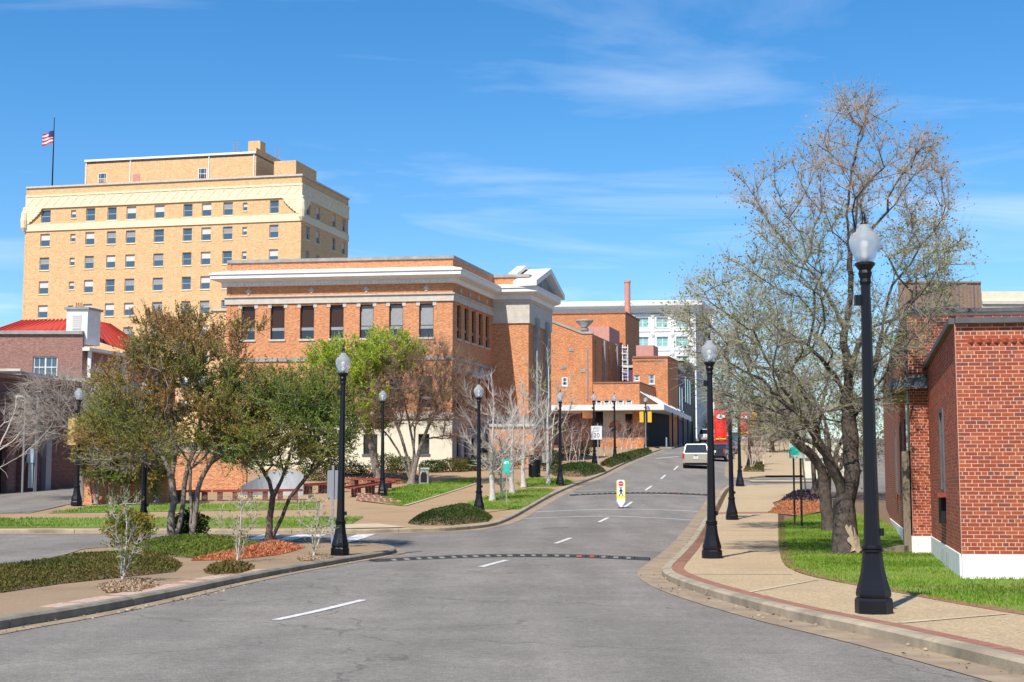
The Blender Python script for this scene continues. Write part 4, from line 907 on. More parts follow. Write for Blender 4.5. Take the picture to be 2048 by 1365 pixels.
# ------------------------------------------------------------ near red brick building, bricks laid one by one
nb = V2(G(1925, 1160, .1)); fa = R(-7); FU = Vector((math.cos(fa), math.sin(fa))); SA = Vector((math.sin(R(13.2)), math.cos(R(13.2))))
zn0 = prof(nb.y) + .0; zpl = on_wall(1925, 1109, nb, fa)[1]; znt = on_wall(1910, 648, nb, fa)[1]
near = thing('near_brick_building', 'red brick building with pale mortar and white plinth at the right edge', 'building', (nb.x, nb.y, zn0))
FE = nb + FU * 7; SE = nb + SA * 9.9
CH, BL = (znt - zpl) / round((znt - zpl) / .0677), .213
brick_items = []
def lay(p0, a, L, z0, z1, holes=(), start=0.0, hdr=6, soldier=None):
    """one wall face of bricks: running courses with a header course every sixth"""
    n = int(round((z1 - z0) / CH)); c, s = math.cos(a), math.sin(a)
    for r in range(n):
        za = z0 + r * CH; head = r % hdr == 2; bl = BL / 2 if head else BL; u = -(bl / 2 if (r % 2 and not head) else 0) - (BL / 4 if head else 0)
        while u < L:
            a0, a1 = max(0, u), min(L, u + bl)
            if a1 - a0 > .03:
                segs = [(a0, a1)]
                for h0, h1, y0, y1 in holes:
                    if y0 < za + CH * .5 < y1:
                        ns = []
                        for q0, q1 in segs:
                            if q1 <= h0 or q0 >= h1: ns.append((q0, q1)); continue
                            if q0 < h0: ns.append((q0, h0))
                            if q1 > h1: ns.append((h1, q1))
                        segs = ns
                for q0, q1 in segs:
                    if q1 - q0 > .03: brick_items.append((p0[0] + c * (q0 + q1) / 2, p0[1] + s * (q0 + q1) / 2, za + CH / 2, a, q1 - q0))
            u += bl
sang = ang_of(SE, nb)
sw = [(4.9, 6.0, zpl + 1.05, zpl + 2.75)]
zcp = znt - .02
hs1 = sw
wall(near, nb, FE, zpl, znt, 'mortar', (), .04, 'front_wall'); wall(near, SE, nb + SA * .07, zpl, znt, 'mortar', sw, .3, 'side_wall')
lay(nb, fa, 7.0, zpl, zcp); lay(SE, sang, 9.9, zpl, zcp, sw)
f = window(near, SE, sang, sw[0][0], sw[0][2], 1.1, 1.7, 'slit', -.035, sill=False)
MB().box(-.12, 1.22, -.14, .05, -.09, -.002).build('sill', 'b3', f); MB().box(.1, 1.0, -.06, .02, -.62, -.1).build('vent_grille', 'dark', f)
# plinth, coping, sawtooth course
MB().box(0, 7, -.035, .02, zn0 - .3, zpl).build('plinth', 'plinth', near, rel(near, nb.x, nb.y, 0), fa)
MB().box(0, 9.9 - .1, -.033, .3, zn0 - .3, zpl - .002).build('plinth', 'plinth', near, rel(near, SE.x, SE.y, 0), sang)
sweep(near, [nb, FE], rect(-.3, .1, znt, znt + .1), 'coping', 'coping')
ob = MB().box(-.05, 9.9, -.1, .3, znt - .004, znt + .094).build('coping', 'coping', near, rel(near, SE.x, SE.y, 0), sang)
prism(near, [nb + FU * .3 + SA * .3, FE, FE + SA * 9.9, SE + FU * .3], znt - .5, znt - .3, 'greystone', 'roof')
mb = MB(); u = .2
while u < 6.9: mb.prism([(u, 0), (u + .07, -.055), (u + .14, 0)], znt - .335, znt - .275); u += .145
mb.build('sawtooth_course', 'b0', near, rel(near, nb.x, nb.y, 0), fa)
for k in (5.0, 6.6): MB().box(k, k + .12, -.06, -.036, zpl - .75, zpl - .1).build('pipe_stub', 'grey', near, rel(near, SE.x, SE.y, 0), sang)
# taller main block behind: brick pier facing the camera, long street wall, canopy, downspout
pzr = on_wall(1866, 626, SE, fa)[1]; p1 = SE + FU * .0; p0 = p1 - FU * .44
tall = thing('brick_hall', 'taller red brick hall with dark entrance canopy behind the corner block', 'building', (p0.x, p0.y, zn0)); hp = prof(p0.y)
HE = p0 + SA * 30; hang = ang_of(HE, p0)
wall(tall, p0, p1 + FU * 6, zpl, pzr, 'mortar', (), .04, 'end_wall'); lay(p0, fa, 6.0, zpl, pzr - .05)
hw_ = [(26.7, 27.8, zpl + .95, zpl + 3.0), (22.7, 23.8, zpl + .95, zpl + 3.0), (17.7, 18.8, zpl + .95, zpl + 3.0), (28.4, 29.4, pzr - 1.75, pzr - .55)]
wall(tall, HE, p0 + SA * .07, zpl, pzr, 'rbrick', hw_, .3, 'street_wall')
HN = p0 + SA * 9.0; lay(HN, hang, 9.0, zpl, pzr - .05, [(a - 21, b - 21, c, d) for a, b, c, d in hw_])
for i, (u0, u1, a, b) in enumerate(hw_): window(tall, HE, hang, u0, a, u1 - u0, b - a, 'slit', -.035, sill=i < 3)
MB().box(-.035, 3, -.036, .02, zn0 - .3, zpl).build('plinth', 'plinth', tall, rel(tall, p0.x, p0.y, 0), fa); MB().box(0, 30 - .1, -.034, .3, zn0 - .3, zpl - .003).build('plinth', 'plinth', tall, rel(tall, HE.x, HE.y, 0), hang)
sweep(tall, [p0, p1 + FU * 6], rect(-.3, .08, pzr, pzr + .1), 'coping', 'coping'); MB().box(0, 29.95, -.08, .3, pzr - .003, pzr + .097).build('coping', 'coping', tall, rel(tall, HE.x, HE.y, 0), hang)
prism(tall, [p0 + FU * .3 + SA * .3, p1 + FU * 6, p1 + FU * 6 + SA * 29, HE + FU * .3], pzr - .6, pzr - .4, 'greystone', 'roof')
zcn = on_wall(1850, 768, p0, fa)[1]
cn = MB().box(23.5, 30.3, -.42, .44, zcn - .13, zcn + .13).build('canopy', M.setdefault('canopyblue', mat('blue_grey_fascia', (.07, .085, .11), .5)), tall, rel(tall, HE.x, HE.y, 0), hang)
MB().box(23.6, 30.2, -.38, -.02, zcn - .15, zcn - .131).build('soffit', M.setdefault('soffit', mat('yellowed_soffit', (.5, .42, .2), .8)), cn)
MB().box(-.02, .62, -.1, -.01, zcn - .1, zcn + .2).build('flashing', 'coping', tall, rel(tall, p0.x, p0.y, 0), fa)
MB().box(28.9, 29.9, -.06, -.015, 2.58, zcn - .14).build('dark_transom', 'glass', tall, rel(tall, HE.x, HE.y, 0), hang)
MB().box(29.0, 29.8, -.2, -.036, zn0 + .1, 2.57).build('downspout', M.setdefault('tanmetal', mat('tan_metal', (.20, .155, .11), .6)), tall, rel(tall, HE.x, HE.y, 0), hang)
MB().poly_x([(-.95, zn0 + .03), (-.1, zn0 + .03), (-.1, zn0 + .3), (-.3, zn0 + .3), (-.95, zn0 + .14)], 29.3, 29.8).build('downspout_shoe', M['tanmetal'], tall, rel(tall, HE.x, HE.y, 0), hang)
# bricks: the 300 nearest are parts, the rest one joined part per colour
def place_bricks():
    br = random.Random(4); cx = Vector((0, 0, HC))
    for b_, own, lo, hi in ((near, 0, 0, 0), (tall, 1, 0, 0)):
        it = [q for q in brick_items if ((q[1] > SE.y - .02) == bool(own))]
        def vis(q):
            x, y, z = q[0], q[1], q[2]; c = math.cos(TILT) * y + math.sin(TILT) * (z - HC); px = CX + F * x / c
            return (0 if px < 2050 else 1, round(-abs(math.cos(q[3])), 1), Vector((x, y, z)).length)
        it.sort(key=vis); rest = {}
        for i, (x, y, z, a, l) in enumerate(it):
            k = 'b%d' % br.choice([0, 0, 0, 1, 1, 2, 2, 0, 1, 2, 3, 4, 5, 1]); w = round(l - .015, 3); h = CH - .0145; pr = .003 + br.random() * .003
            if i < (300 if not own else 150):
                me = cached(('brick', k, w), lambda: MB().box(-w / 2, w / 2, -.004, .02, -h / 2, h / 2).mesh('brick', k))
                o = put('brick', me, b_, rel(b_, x, y, z), a)
                o.location.x += math.sin(a) * (pr - .004); o.location.y -= math.cos(a) * (pr - .004)
            else:
                mb = rest.setdefault(k, MB()); c, s = math.cos(a), math.sin(a); n = len(mb.v)
                for X, Y, Z in ((-w / 2, -pr, -h / 2), (w / 2, -pr, -h / 2), (w / 2, -pr, h / 2), (-w / 2, -pr, h / 2), (-w / 2, .01, -h / 2), (w / 2, .01, -h / 2), (w / 2, .01, h / 2), (-w / 2, .01, h / 2)):
                    mb.v.append((x + X * c - Y * s - b_.location.x, y + X * s + Y * c - b_.location.y, z + Z - b_.location.z))
                mb.f += [(n, n + 1, n + 2, n + 3), (n, n + 4, n + 5, n + 1), (n + 3, n + 2, n + 6, n + 7), (n + 1, n + 5, n + 6, n + 2), (n, n + 3, n + 7, n + 4)]
        for k, mb in rest.items(): stuff(mb.build('bricks', k, b_))
place_bricks()
# ------------------------------------------------------------ street lamps
M['globe'] = bpy.data.materials.new('frosted_globe'); t, b = nodes(M['globe'])
b.inputs['Base Color'].default_value = (.66, .70, .74, 1); b.inputs['Roughness'].default_value = .3; b.inputs['Transmission Weight'].default_value = .6; b.inputs['IOR'].default_value = 1.12; b.inputs['Alpha'].default_value = .72
OC = R(22.5)
lamp_parts = [
    ('base', MB().lathe([(.262, 0), (.262, .17), (.245, .205), (.20, .215)], 8, rot=OC).mesh('base', 'black')),
    ('bell', MB().lathe([(.235, .215), (.245, .25), (.235, .31), (.20, .42), (.165, .56), (.142, .72), (.135, .80)], 8, rot=OC).mesh('bell', 'black')),
    ('collar_ring', MB().lathe([(.135, .80), (.152, .81), (.152, .83), (.135, .84), (.148, .855), (.148, .875), (.12, .90)], 16).mesh('collar_ring', 'black')),
    ('shaft', MB().lathe([(.118, .90), (.105, 1.3), (.085, 3.0), (.068, 4.42)], 8, rot=OC).mesh('shaft', 'black')),
    ('capital', MB().lathe([(.07, 4.40), (.085, 4.44), (.075, 4.48), (.10, 4.56), (.085, 4.60), (.13, 4.66), (.145, 4.67), (.145, 4.70), (.12, 4.71)], 16).mesh('capital', 'black')),
    ('globe', MB().lathe([(.115, 4.71), (.15, 4.78), (.195, 4.88), (.215, 4.97), (.213, 5.03), (.19, 5.08), (.15, 5.12), (.115, 5.135), (.112, 5.165), (.085, 5.18), (.08, 5.22), (.05, 5.235)], 24).mesh('globe', 'globe', True)),
    ('lamp', MB().lathe([(.05, 4.72), (.05, 4.82), (.035, 4.84), (.06, 4.90), (.06, 4.98), (.02, 5.01)], 12).mesh('lamp', 'white', True)),
    ('finial', MB().lathe([(.05, 5.235), (.055, 5.25), (.025, 5.265), (.035, 5.31), (.03, 5.35), (.008, 5.41)], 10).mesh('finial', 'black', True)),
    ('inset_panel', MB().poly_y([(-.06, .30), (.06, .30), (.04, .66), (-.04, .66)], -.01, .01).mesh('inset_panel', 'panel')),
    ('photocell_box', MB().box(-.16, -.075, -.04, .04, 4.12, 4.26).mesh('photocell_box', 'black')),
    ('outlet_box', MB().box(.1, .165, -.035, .035, 1.02, 1.12).mesh('outlet_box', 'black'))]
def lamp(px, py, h, label, k=1):
    g = G(px, py, h); r = thing('street_lamp', label, 'street lamp', g, 0, 'black acorn street lamps'); r.scale = (k * .95, k * .95, k); r.rotation_euler = (R(rnd.uniform(-.35, .35)), R(rnd.uniform(-.45, .45)), R(rnd.uniform(-4, 4)))
    for n, me in lamp_parts:
        o = put(n, me, r)
        if n == 'inset_panel': o.location = (0, -.205, 0); o.rotation_euler = (R(-11.5), 0, 0)
    return r
LM = {}
for key, px, py, h, lab in [
    ('A', 1748, 1227, .125, 'largest street lamp, black post nearest the red brick building'),
    ('B', 1424, 1117, .125, 'black street lamp on the right sidewalk, its post overlapping the silver vehicle'),
    ('C', 1464, 1040, .125, 'street lamp with red banner beside the brick crossing band on right sidewalk'),
    ('D', 1480, 973, .125, 'street lamp by the alley mouth on the right sidewalk'),
    ('E', 1499, 936, .125, 'street lamp among reddish shrubs past the alley on the right'),
    ('F', 680, 1111, .125, 'tall black street lamp on the tip of the near island'),
    ('G', 765, 992, .15, 'street lamp on the lawn beside the red benches and vase-shaped bare tree'),
    ('H', 958, 1026, .15, 'street lamp at the back of the dark round hedge on the corner'),
    ('I', 1120, 971, .15, 'street lamp on the small lawn beside the black litter bin'),
    ('J', 1189, 932, .15, 'street lamp right behind the white speed limit sign'),
    ('K', 1230, 923, .15, 'street lamp in front of the round orange theatre sign'),
    ('L', 1292, 896, .15, 'most distant street lamp on the left side, beside yellow traffic signals'),
    ('M', 153, 1012, .14, 'street lamp with yellow banner beside the parking lot'),
    ('N', 286, 1076, .125, 'street lamp hidden among the myrtle stems behind the round island shrub')]:
    LM[key] = lamp(px, py, h, lab, {'A': .935, 'B': .93, 'C': .95, 'F': .90, 'N': .9}.get(key, 1))
def banner(lm, x0, z0, w, h, m, label, emblem=True):
    L = LM[lm].location; r = thing('banner', label, 'banner', (L.x, L.y, L.z + z0), group='pole banners')
    mb = MB(); k = 6
    for i in range(k):
        xa, xb = x0 + w * i / k, x0 + w * (i + 1) / k; ya, yb = .02 * math.sin(i * 1.3), .02 * math.sin((i + 1) * 1.3); mb.quad((xa, ya, 0), (xb, yb, 0), (xb, yb, h), (xa, ya, h))
    mb.build('cloth', m, r)
    for z in (.0, h): MB().tube([(x0, 0, z), (x0 + w + .12, 0, z)], .012, 5).build('arm', 'black', r)
    cx = x0 + w / 2
    if emblem:
        MB().poly_y([(cx - .14, h - .34), (cx - .02, h - .40), (cx + .15, h - .36), (cx + .17, h - .27), (cx + .05, h - .20), (cx - .08, h - .21), (cx - .15, h - .27)], -.035, -.03).build('emblem', 'white', r)
        MB().poly_y([(cx - .06, h - .33), (cx + .1, h - .34), (cx + .06, h - .26), (cx - .04, h - .26)], -.04, -.0355).build('emblem_detail', 'blind', r)
        MB().box(x0 + .05, x0 + w - .05, -.035, -.03, .07, .10).build('bottom_stripe', 'yellow', r)
    return r
banner('C', -.62, 2.95, .48, 1.22, 'red', 'bright red banner with white emblem on the lamp by the crossing band')
banner('D', -.05 + .1, 2.9, .48, 1.25, 'red', 'red banner half hidden by twigs on the alley lamp', True)
banner('E', .1, 2.9, .48, 1.25, 'amber', 'orange banner behind branches on the farthest right lamp', False)
bn = banner('M', -.48, 2.7, .42, 1.2, M.setdefault('paleyellow', mat('faded_yellow_cloth', (.46, .33, .12), .8)), 'yellow banner with lettering at the parking lot lamp', False); text('FOR', .2, 'black', bn, (-.3, -.035, .35), FACE)
# ------------------------------------------------------------ signs
def post(r, h, m='steel', x=0, y=.03, w=.03): return MB().box(x - w, x + w, y - w * .6, y + w * .6, 0, h).build('post', m, r)
def plate(r, w, h, z, m, name='plate', y=-.02, t=.006, rad=.04):
    pts = []
    for cx, cy, a0 in ((w / 2 - rad, h / 2 - rad, 0), (-w / 2 + rad, h / 2 - rad, 90), (-w / 2 + rad, -h / 2 + rad, 180), (w / 2 - rad, -h / 2 + rad, 270)):
        for k in range(5): a = R(a0 + k * 22.5); pts.append((cx + rad * math.cos(a), z + cy + rad * math.sin(a)))
    return MB().poly_y(pts, y - t, y).build(name, m, r)
g = G(1196, 934, .13); s = thing('speed_limit_sign', 'white speed limit 20 sign on a post uphill on the left', 'sign', g)
post(s, 3.1); zc = P(1193, 866, g.y).z - g.z; sx0 = P(1193, 866, g.y).x - g.x
pl = plate(s, .80, .98, zc, 'white'); pl.location.x = sx0
plate(s, .74, .92, zc, 'black', 'border', -.0265, .002).location.x = sx0; plate(s, .715, .895, zc, 'white', 'face', -.029, .002).location.x = sx0
for tx, sz, dz in (('SPEED', .2, .30), ('LIMIT', .2, .10), ('20', .48, -.20)): text(tx, sz, 'black', s, (sx0, -.034, zc + dz), FACE, sx=.95)
# yellow in-street crossing paddle
g = G(1242, 1017, .12); s = thing('crossing_paddle', 'yellow in-street pedestrian crossing paddle standing on the lane line', 'sign', g); k = 1 / (F / g.y)
w = 17 * k; H = 55 * k
MB().lathe([(.13, 0), (.13, .03), (.06, .05)], 12).build('foot', 'rubber', s)
MB().poly_y([(-.04, .05), (.04, .05), (w / 2, .3), (w / 2, .42), (-w / 2, .42), (-w / 2, .3)], -.02, .02).build('white_tip', 'white', s)
plate(s, w, H - .42, .42 + (H - .42) / 2, 'yellow', 'panel', .02, .04, .05)
plate(s, w * .8, H * .56, .58 + H * .26, 'white', 'inset', -.021, .003, .03)
zc = .58 + H * .40; disc(.115, -.03, -.025, n=8).build('red_octagon', 'flagred', s, (0, 0, zc)); MB().box(-.08, .08, -.033, -.0305, zc - .012, zc + .012).build('octagon_lettering', 'white', s); MB().box(-.08, .08, -.03, -.0245, zc - .165, zc - .14).build('small_print', 'blind', s)
mb = disc(.032, -.03, -.025, n=10)
for q in ([(-.03, .0), (.035, .0), (.04, .15), (-.03, .15)], [(.0, .02), (-.09, -.12), (-.06, -.13), (.03, .0)], [(.0, .02), (.07, -.13), (.1, -.12), (.04, .02)], [(.03, .14), (.1, .05), (.085, .035), (.02, .1)], [(-.03, .14), (-.085, .06), (-.07, .045), (-.01, .1)]):
    mb.poly_y([(x, z - .19) for x, z in q], -.029, -.0245)
mb.build('walking_figure', 'black', s, (0, 0, zc - .2))
# teal sign on the small lawn, sign back on the island, lot sign on the right
g = G(1013, 1009, .15); s = thing('teal_sign', 'small teal notice on a thin post among white-barked trees', 'sign', g); k = g.y / F; zc = P(1014, 933, g.y).z - g.z
post(s, zc + .3, w=.022); plate(s, 14 * k, 28 * k, zc, 'teal'); MB().poly_y([(-.1, .0), (-.07, .0), (-.05, .06), (-.02, .0), (.01, .0), (.02, .1), (.07, .1), (.09, .0), (.11, .0), (.11, .12), (-.02, .13), (-.1, .08)], -.029, -.027).build('white_emblem', 'white', s, (-.02, 0, zc + .1))
for i in range(4): MB().box(-.1, .1 - .03 * (i % 2), -.029, -.027, zc + .04 - i * .085, zc + .06 - i * .085).build('text_line', M.setdefault('tealpale', mat('pale_teal_print', (.2, .55, .47), .5)), s)
g = G(664, 1096, .13); s = thing('sign_back', 'grey back of a narrow sign on a dark post beside the island lamp', 'sign', g); zc = P(664, 970, g.y).z - g.z
post(s, zc + .5, 'grey', w=.028); plate(s, .30, .75, zc, 'grey', y=.06); MB().box(-.02, .02, .05, .075, zc - .3, zc + .3).build('bracket', 'steel', s)
g = G(1604, 1052, .13); s = thing('lot_sign', 'pale green and white parking sign on two dark posts by the big tree', 'sign', g); zc = P(1590, 902, g.y).z - g.z; k = g.y / F
post(s, zc + .2, 'bronze', w=.035); post(s, zc + .1, 'bronze', x=-14 * k, w=.03); plate(s, 30 * k, 30 * k, zc, M.setdefault('palesign', mat('faded_sign', (.42, .55, .52), .6))).location.x = -8 * k
MB().poly_y([(-.2, -.12), (.12, -.16), (.18, .05), (.02, .16), (-.16, .1)], -.03, -.028).build('green_print', 'teal', s, (-12 * k, 0, zc))
g = V2(P(1425, 778, 150)); s = thing('street_name_sign', 'small teal street name sign high over the far crossing', 'sign', (g.x, g.y, P(1425, 778, 150).z)); plate(s, 1.1, .34, 0, 'teal'); [MB().box(-.4 + k * .17, -.28 + k * .17, -.03, -.027, -.07, .06).build('pale_mark', 'tealpale', s) for k in range(5)]; MB().tube([(-.9, 0, .12), (7, 1, .12), (7, 1, .12 - (P(1425, 778, 150).z - prof(151)))], .05, 6).build('mast_arm', 'grey', s)
# litter bin
g = G(1069, 955, .13); s = thing('litter_bin', 'black slatted litter bin on the plaza by the white-barked trees', 'litter bin', g); k = g.y / F; rr = 11.5 * k; hh = 44 * k
MB().lathe([(rr * .9, .02), (rr * .9, hh * .85)], 16).build('liner', 'dark', s)
sl_ = MB().box(-.028, .028, -.012, .012, .05, hh * .88).mesh('slat', 'black')
for i in range(20): a = 2 * math.pi * i / 20; put('slat', sl_, s, (rr * math.cos(a), rr * math.sin(a), 0), a + math.pi / 2)
for z in (.06, hh * .85): MB().lathe([(rr * .93, z), (rr * 1.04, z), (rr * 1.04, z + .05), (rr * .93, z + .05)], 20).build('band', 'black', s)
MB().lathe([(rr * 1.05, hh * .9), (rr * 1.0, hh), (rr * .5, hh * 1.02), (rr * .5, hh * .95)], 20).build('rim_lid', 'black', s)
# notice box and brick pedestal near the library
g = G(848, 968, .13); s = thing('stone_pedestal', 'small stone pedestal with dark arched panel beside the vase-shaped tree', 'pedestal', g); MB().box(-.27, .27, -.25, .25, 0, .82).build('block', 'greystone', s); MB().box(-.31, .31, -.29, .29, .82, .92).build('cap', 'stone', s)
MB().poly_y([(-.18, .08), (.18, .08), (.18, .5), (.1, .66), (-.1, .66), (-.18, .5)], -.265, -.251).build('arched_panel', 'dark', s)
g = G(1094, 968, .13); s = thing('notice_box', 'small grey notice box on a post behind the litter bin', 'notice box', g); MB().box(-.04, .04, -.04, .04, 0, 1.2).build('post', 'grey', s); MB().box(-.28, .28, -.1, .1, 1.2, 1.85).build('box', 'greystone', s); MB().poly_y([(-.32, 1.85), (.32, 1.85), (0, 2.0)], -.14, .14).build('roof', 'grey', s)
# traffic signals
def signal(px, d, zpx, lab):
    p = P(px, zpx, d); r = thing('traffic_signal', lab, 'traffic light', (p.x, p.y, prof(d) + .13)); h = p.z - prof(d)
    MB().lathe([(.16, 0), (.14, .12), (.06, .2), (.055, h + .5)], 8).build('pole', 'grey', r)
    for sx in (-.42, .42):
        hd = MB().box(sx - .2, sx + .2, -.14, .14, h - .5, h + .6).build('head', 'amber', r)
        for i in range(3): MB().lathe([(.0, 0), (.12, .0), (.13, .12), (.12, .12), (.11, .03)], 10).build('lens_hood', 'black', hd, (sx, .13, h + .38 - i * .34)).rotation_euler = (R(-90), 0, 0)
    return r
signal(1291, 150, 838, 'yellow traffic signal pair hanging beside the farthest left lamp'); signal(1320, 163, 845, 'yellow traffic signal on a slim pole under the theatre canopy')
g = G(1333, 896, .13); s = thing('bollard', 'slim grey bollard at the far street corner', 'bollard', g); MB().lathe([(.08, 0), (.08, 1.0), (.05, 1.06)], 10).build('tube', 'steel', s); MB().lathe([(.12, 0), (.12, .04), (.08, .05)], 10).build('flange', 'steel', s)
# benches and planters by the plaza
def bench(px, py, px2, py2, lab, legs=4):
    a, b = G(px, py, .13), G(px2, py2, .13); r = thing('plaza_bench', lab, 'bench', a, ang_of(a, b), 'red plaza benches'); L = (V2(b) - V2(a)).length; dz = b.z - a.z
    for k in range(3): o = MB().box(0, L, .02 + k * .17, .16 + k * .17, .42, .48).build('seat_plank', 'redwood', r); o.rotation_euler = (0, -math.atan2(dz, L), 0)
    for k in range(legs): u = L * (k + .3) / legs; MB().box(u, u + .25, .05, .48, -.1 + dz * u / L, .42 + dz * u / L).build('brick_support', 'dbrick', r)
    o = MB().box(0, L, .58, .64, .46, .54).build('back_rail', 'redwood', r); o.rotation_euler = (0, -math.atan2(dz, L), 0)
bench(296, 1004, 420, 1003, 'left red bench behind the island tree trunks', 5); bench(425, 1003, 606, 1001, 'middle red bench in front of the pale curved stage', 6); bench(610, 990, 700, 984, 'red bench right of the pale curved stage', 3); bench(712, 996, 792, 982, 'red bench with end roll beside the lawn lamp', 3); bench(690, 975, 790, 978, 'back red bench below the brown mulch bank', 3)
g0, g1 = G(712, 1002, .13), G(800, 1013, .13); pw = thing('planter_wall', 'low brick planter edge at the corner of the lawn', 'wall', g0); pa = ang_of(g0, g1)
for r_ in range(5):
    for i in range(int((V2(g1) - V2(g0)).length / .22)): 
        h_ = .42 * (1 - i * .22 / (V2(g1) - V2(g0)).length)
        if r_ * .075 < h_: put('brick', cached(('pwb', (i + r_) % 3), lambda: MB().box(0, .205, 0, .11, 0, .066).mesh('brick', ['paver', 'paver2', 'paver3'][(i + r_) % 3])), pw, ((i * .22 + (r_ % 2) * .11) * math.cos(pa), (i * .22 + (r_ % 2) * .11) * math.sin(pa), r_ * .075), pa)
# stage wall, low brick walls behind the benches
st0 = G(480, 996, .13); sg_ = thing('stage_wall', 'pale grey curved concrete stage wall behind the red benches', 'wall', st0); mb = MB(); k = 14; x1 = G(606, 996, .13).x - st0.x
for i in range(k):
    a, b = i / k, (i + 1) / k; f = lambda t: (t * x1, 1.2 - 1.6 * (2 * t - 1) ** 2 + .5, .4 + 1.0 * math.sin(math.pi * (t * .7 + .05)))
    (xa, ya, ha), (xb, yb, hb2) = f(a), f(b); mb.quad((xa, ya, -.2), (xb, yb, -.2), (xb, yb, hb2), (xa, ya, ha)); mb.quad((xa, ya, ha), (xb, yb, hb2), (xb, yb + .25, hb2), (xa, ya + .25, ha)); mb.quad((xb, yb + .25, -.2), (xa, ya + .25, -.2), (xa, ya + .25, ha), (xb, yb + .25, hb2))
mb.build('curved_panel', M.setdefault('stage', mat('stage_concrete', (.40, .42, .44), .5, (.33, .35, .37), 2)), sg_); MB().box(-.3, x1 + .3, -.3, 2.0, -.2, .12).build('step', 'concrete', sg_)
def lowwall(px0, px1, py, top, lab):
    a, b = G(px0, py, .13), G(px1, py, .13); o = thing('brick_garden_wall', lab, 'wall', a); z1 = P(px0, top, a.y).z; L = (V2(b) - V2(a)).length
    MB().box(0, L, 0, .35, -.3, z1 - a.z).build('wall', 'lbrick', o, (0, 0, 0), ang_of(a, b)); MB().box(-.05, L + .05, -.05, .4, z1 - a.z, z1 - a.z + .1).build('coping', 'stone', o, (0, 0, 0), ang_of(a, b))
lowwall(168, 335, 1008, 922, 'orange brick garden wall behind the row of leafy stems'); lowwall(340, 492, 984, 905, 'orange brick wall behind the benches left of the stage')
# utility pole and flood lamp at the dark building
p = D0 + dv * (du(55)) + Vector((dv.y, -dv.x)) * .5; s = thing('utility_pole', 'pale metal utility pole with meter box against the dark brick wall', 'utility pole', (p.x, p.y, prof(p.y) + .13)); hq = P(57, 800, p.y).z - prof(p.y)
MB().lathe([(.09, 0), (.06, hq)], 8).build('pole', 'steel', s); MB().box(-.32, -.08, -.15, .15, .2, 2.2).build('conduit_box', 'steel', s); MB().box(-.38, -.02, -.2, .2, 1.5, 2.25).build('meter_box', M.setdefault('paleblue', mat('pale_blue_box', (.33, .42, .50), .5)), s)
p2 = p - dv * 1.0; s = thing('flood_lamp', 'dish-shaped flood lamp on a thin pole at far left', 'street lamp', (p2.x, p2.y, prof(p2.y) + .13)); MB().lathe([(.06, 0), (.045, hq - .1)], 8).build('pole', 'grey', s); MB().lathe([(.08, hq - .15), (.32, hq - .02), (.28, hq + .06), (.05, hq + .1)], 12, (-.35, 0)).build('dish', 'blind2', s); MB().tube([(0, 0, hq - .1), (-.35, 0, hq + .06)], .03, 6).build('arm', 'grey', s)
# round drain grate in the gutter
g = G(1374, 1081, .0); s = thing('drain_grate', 'dark iron drain grate in the right gutter', 'drain', (g.x, g.y, prof(g.y) + .022)); 
for k in range(7): MB().box(-.35 + k * .1, -.29 + k * .1, -.16, .16, 0, .012).build('bar', 'rubber', s)
MB().box(-.4, .4, -.2, .2, -.015, -.002).build('well', 'dark', s)
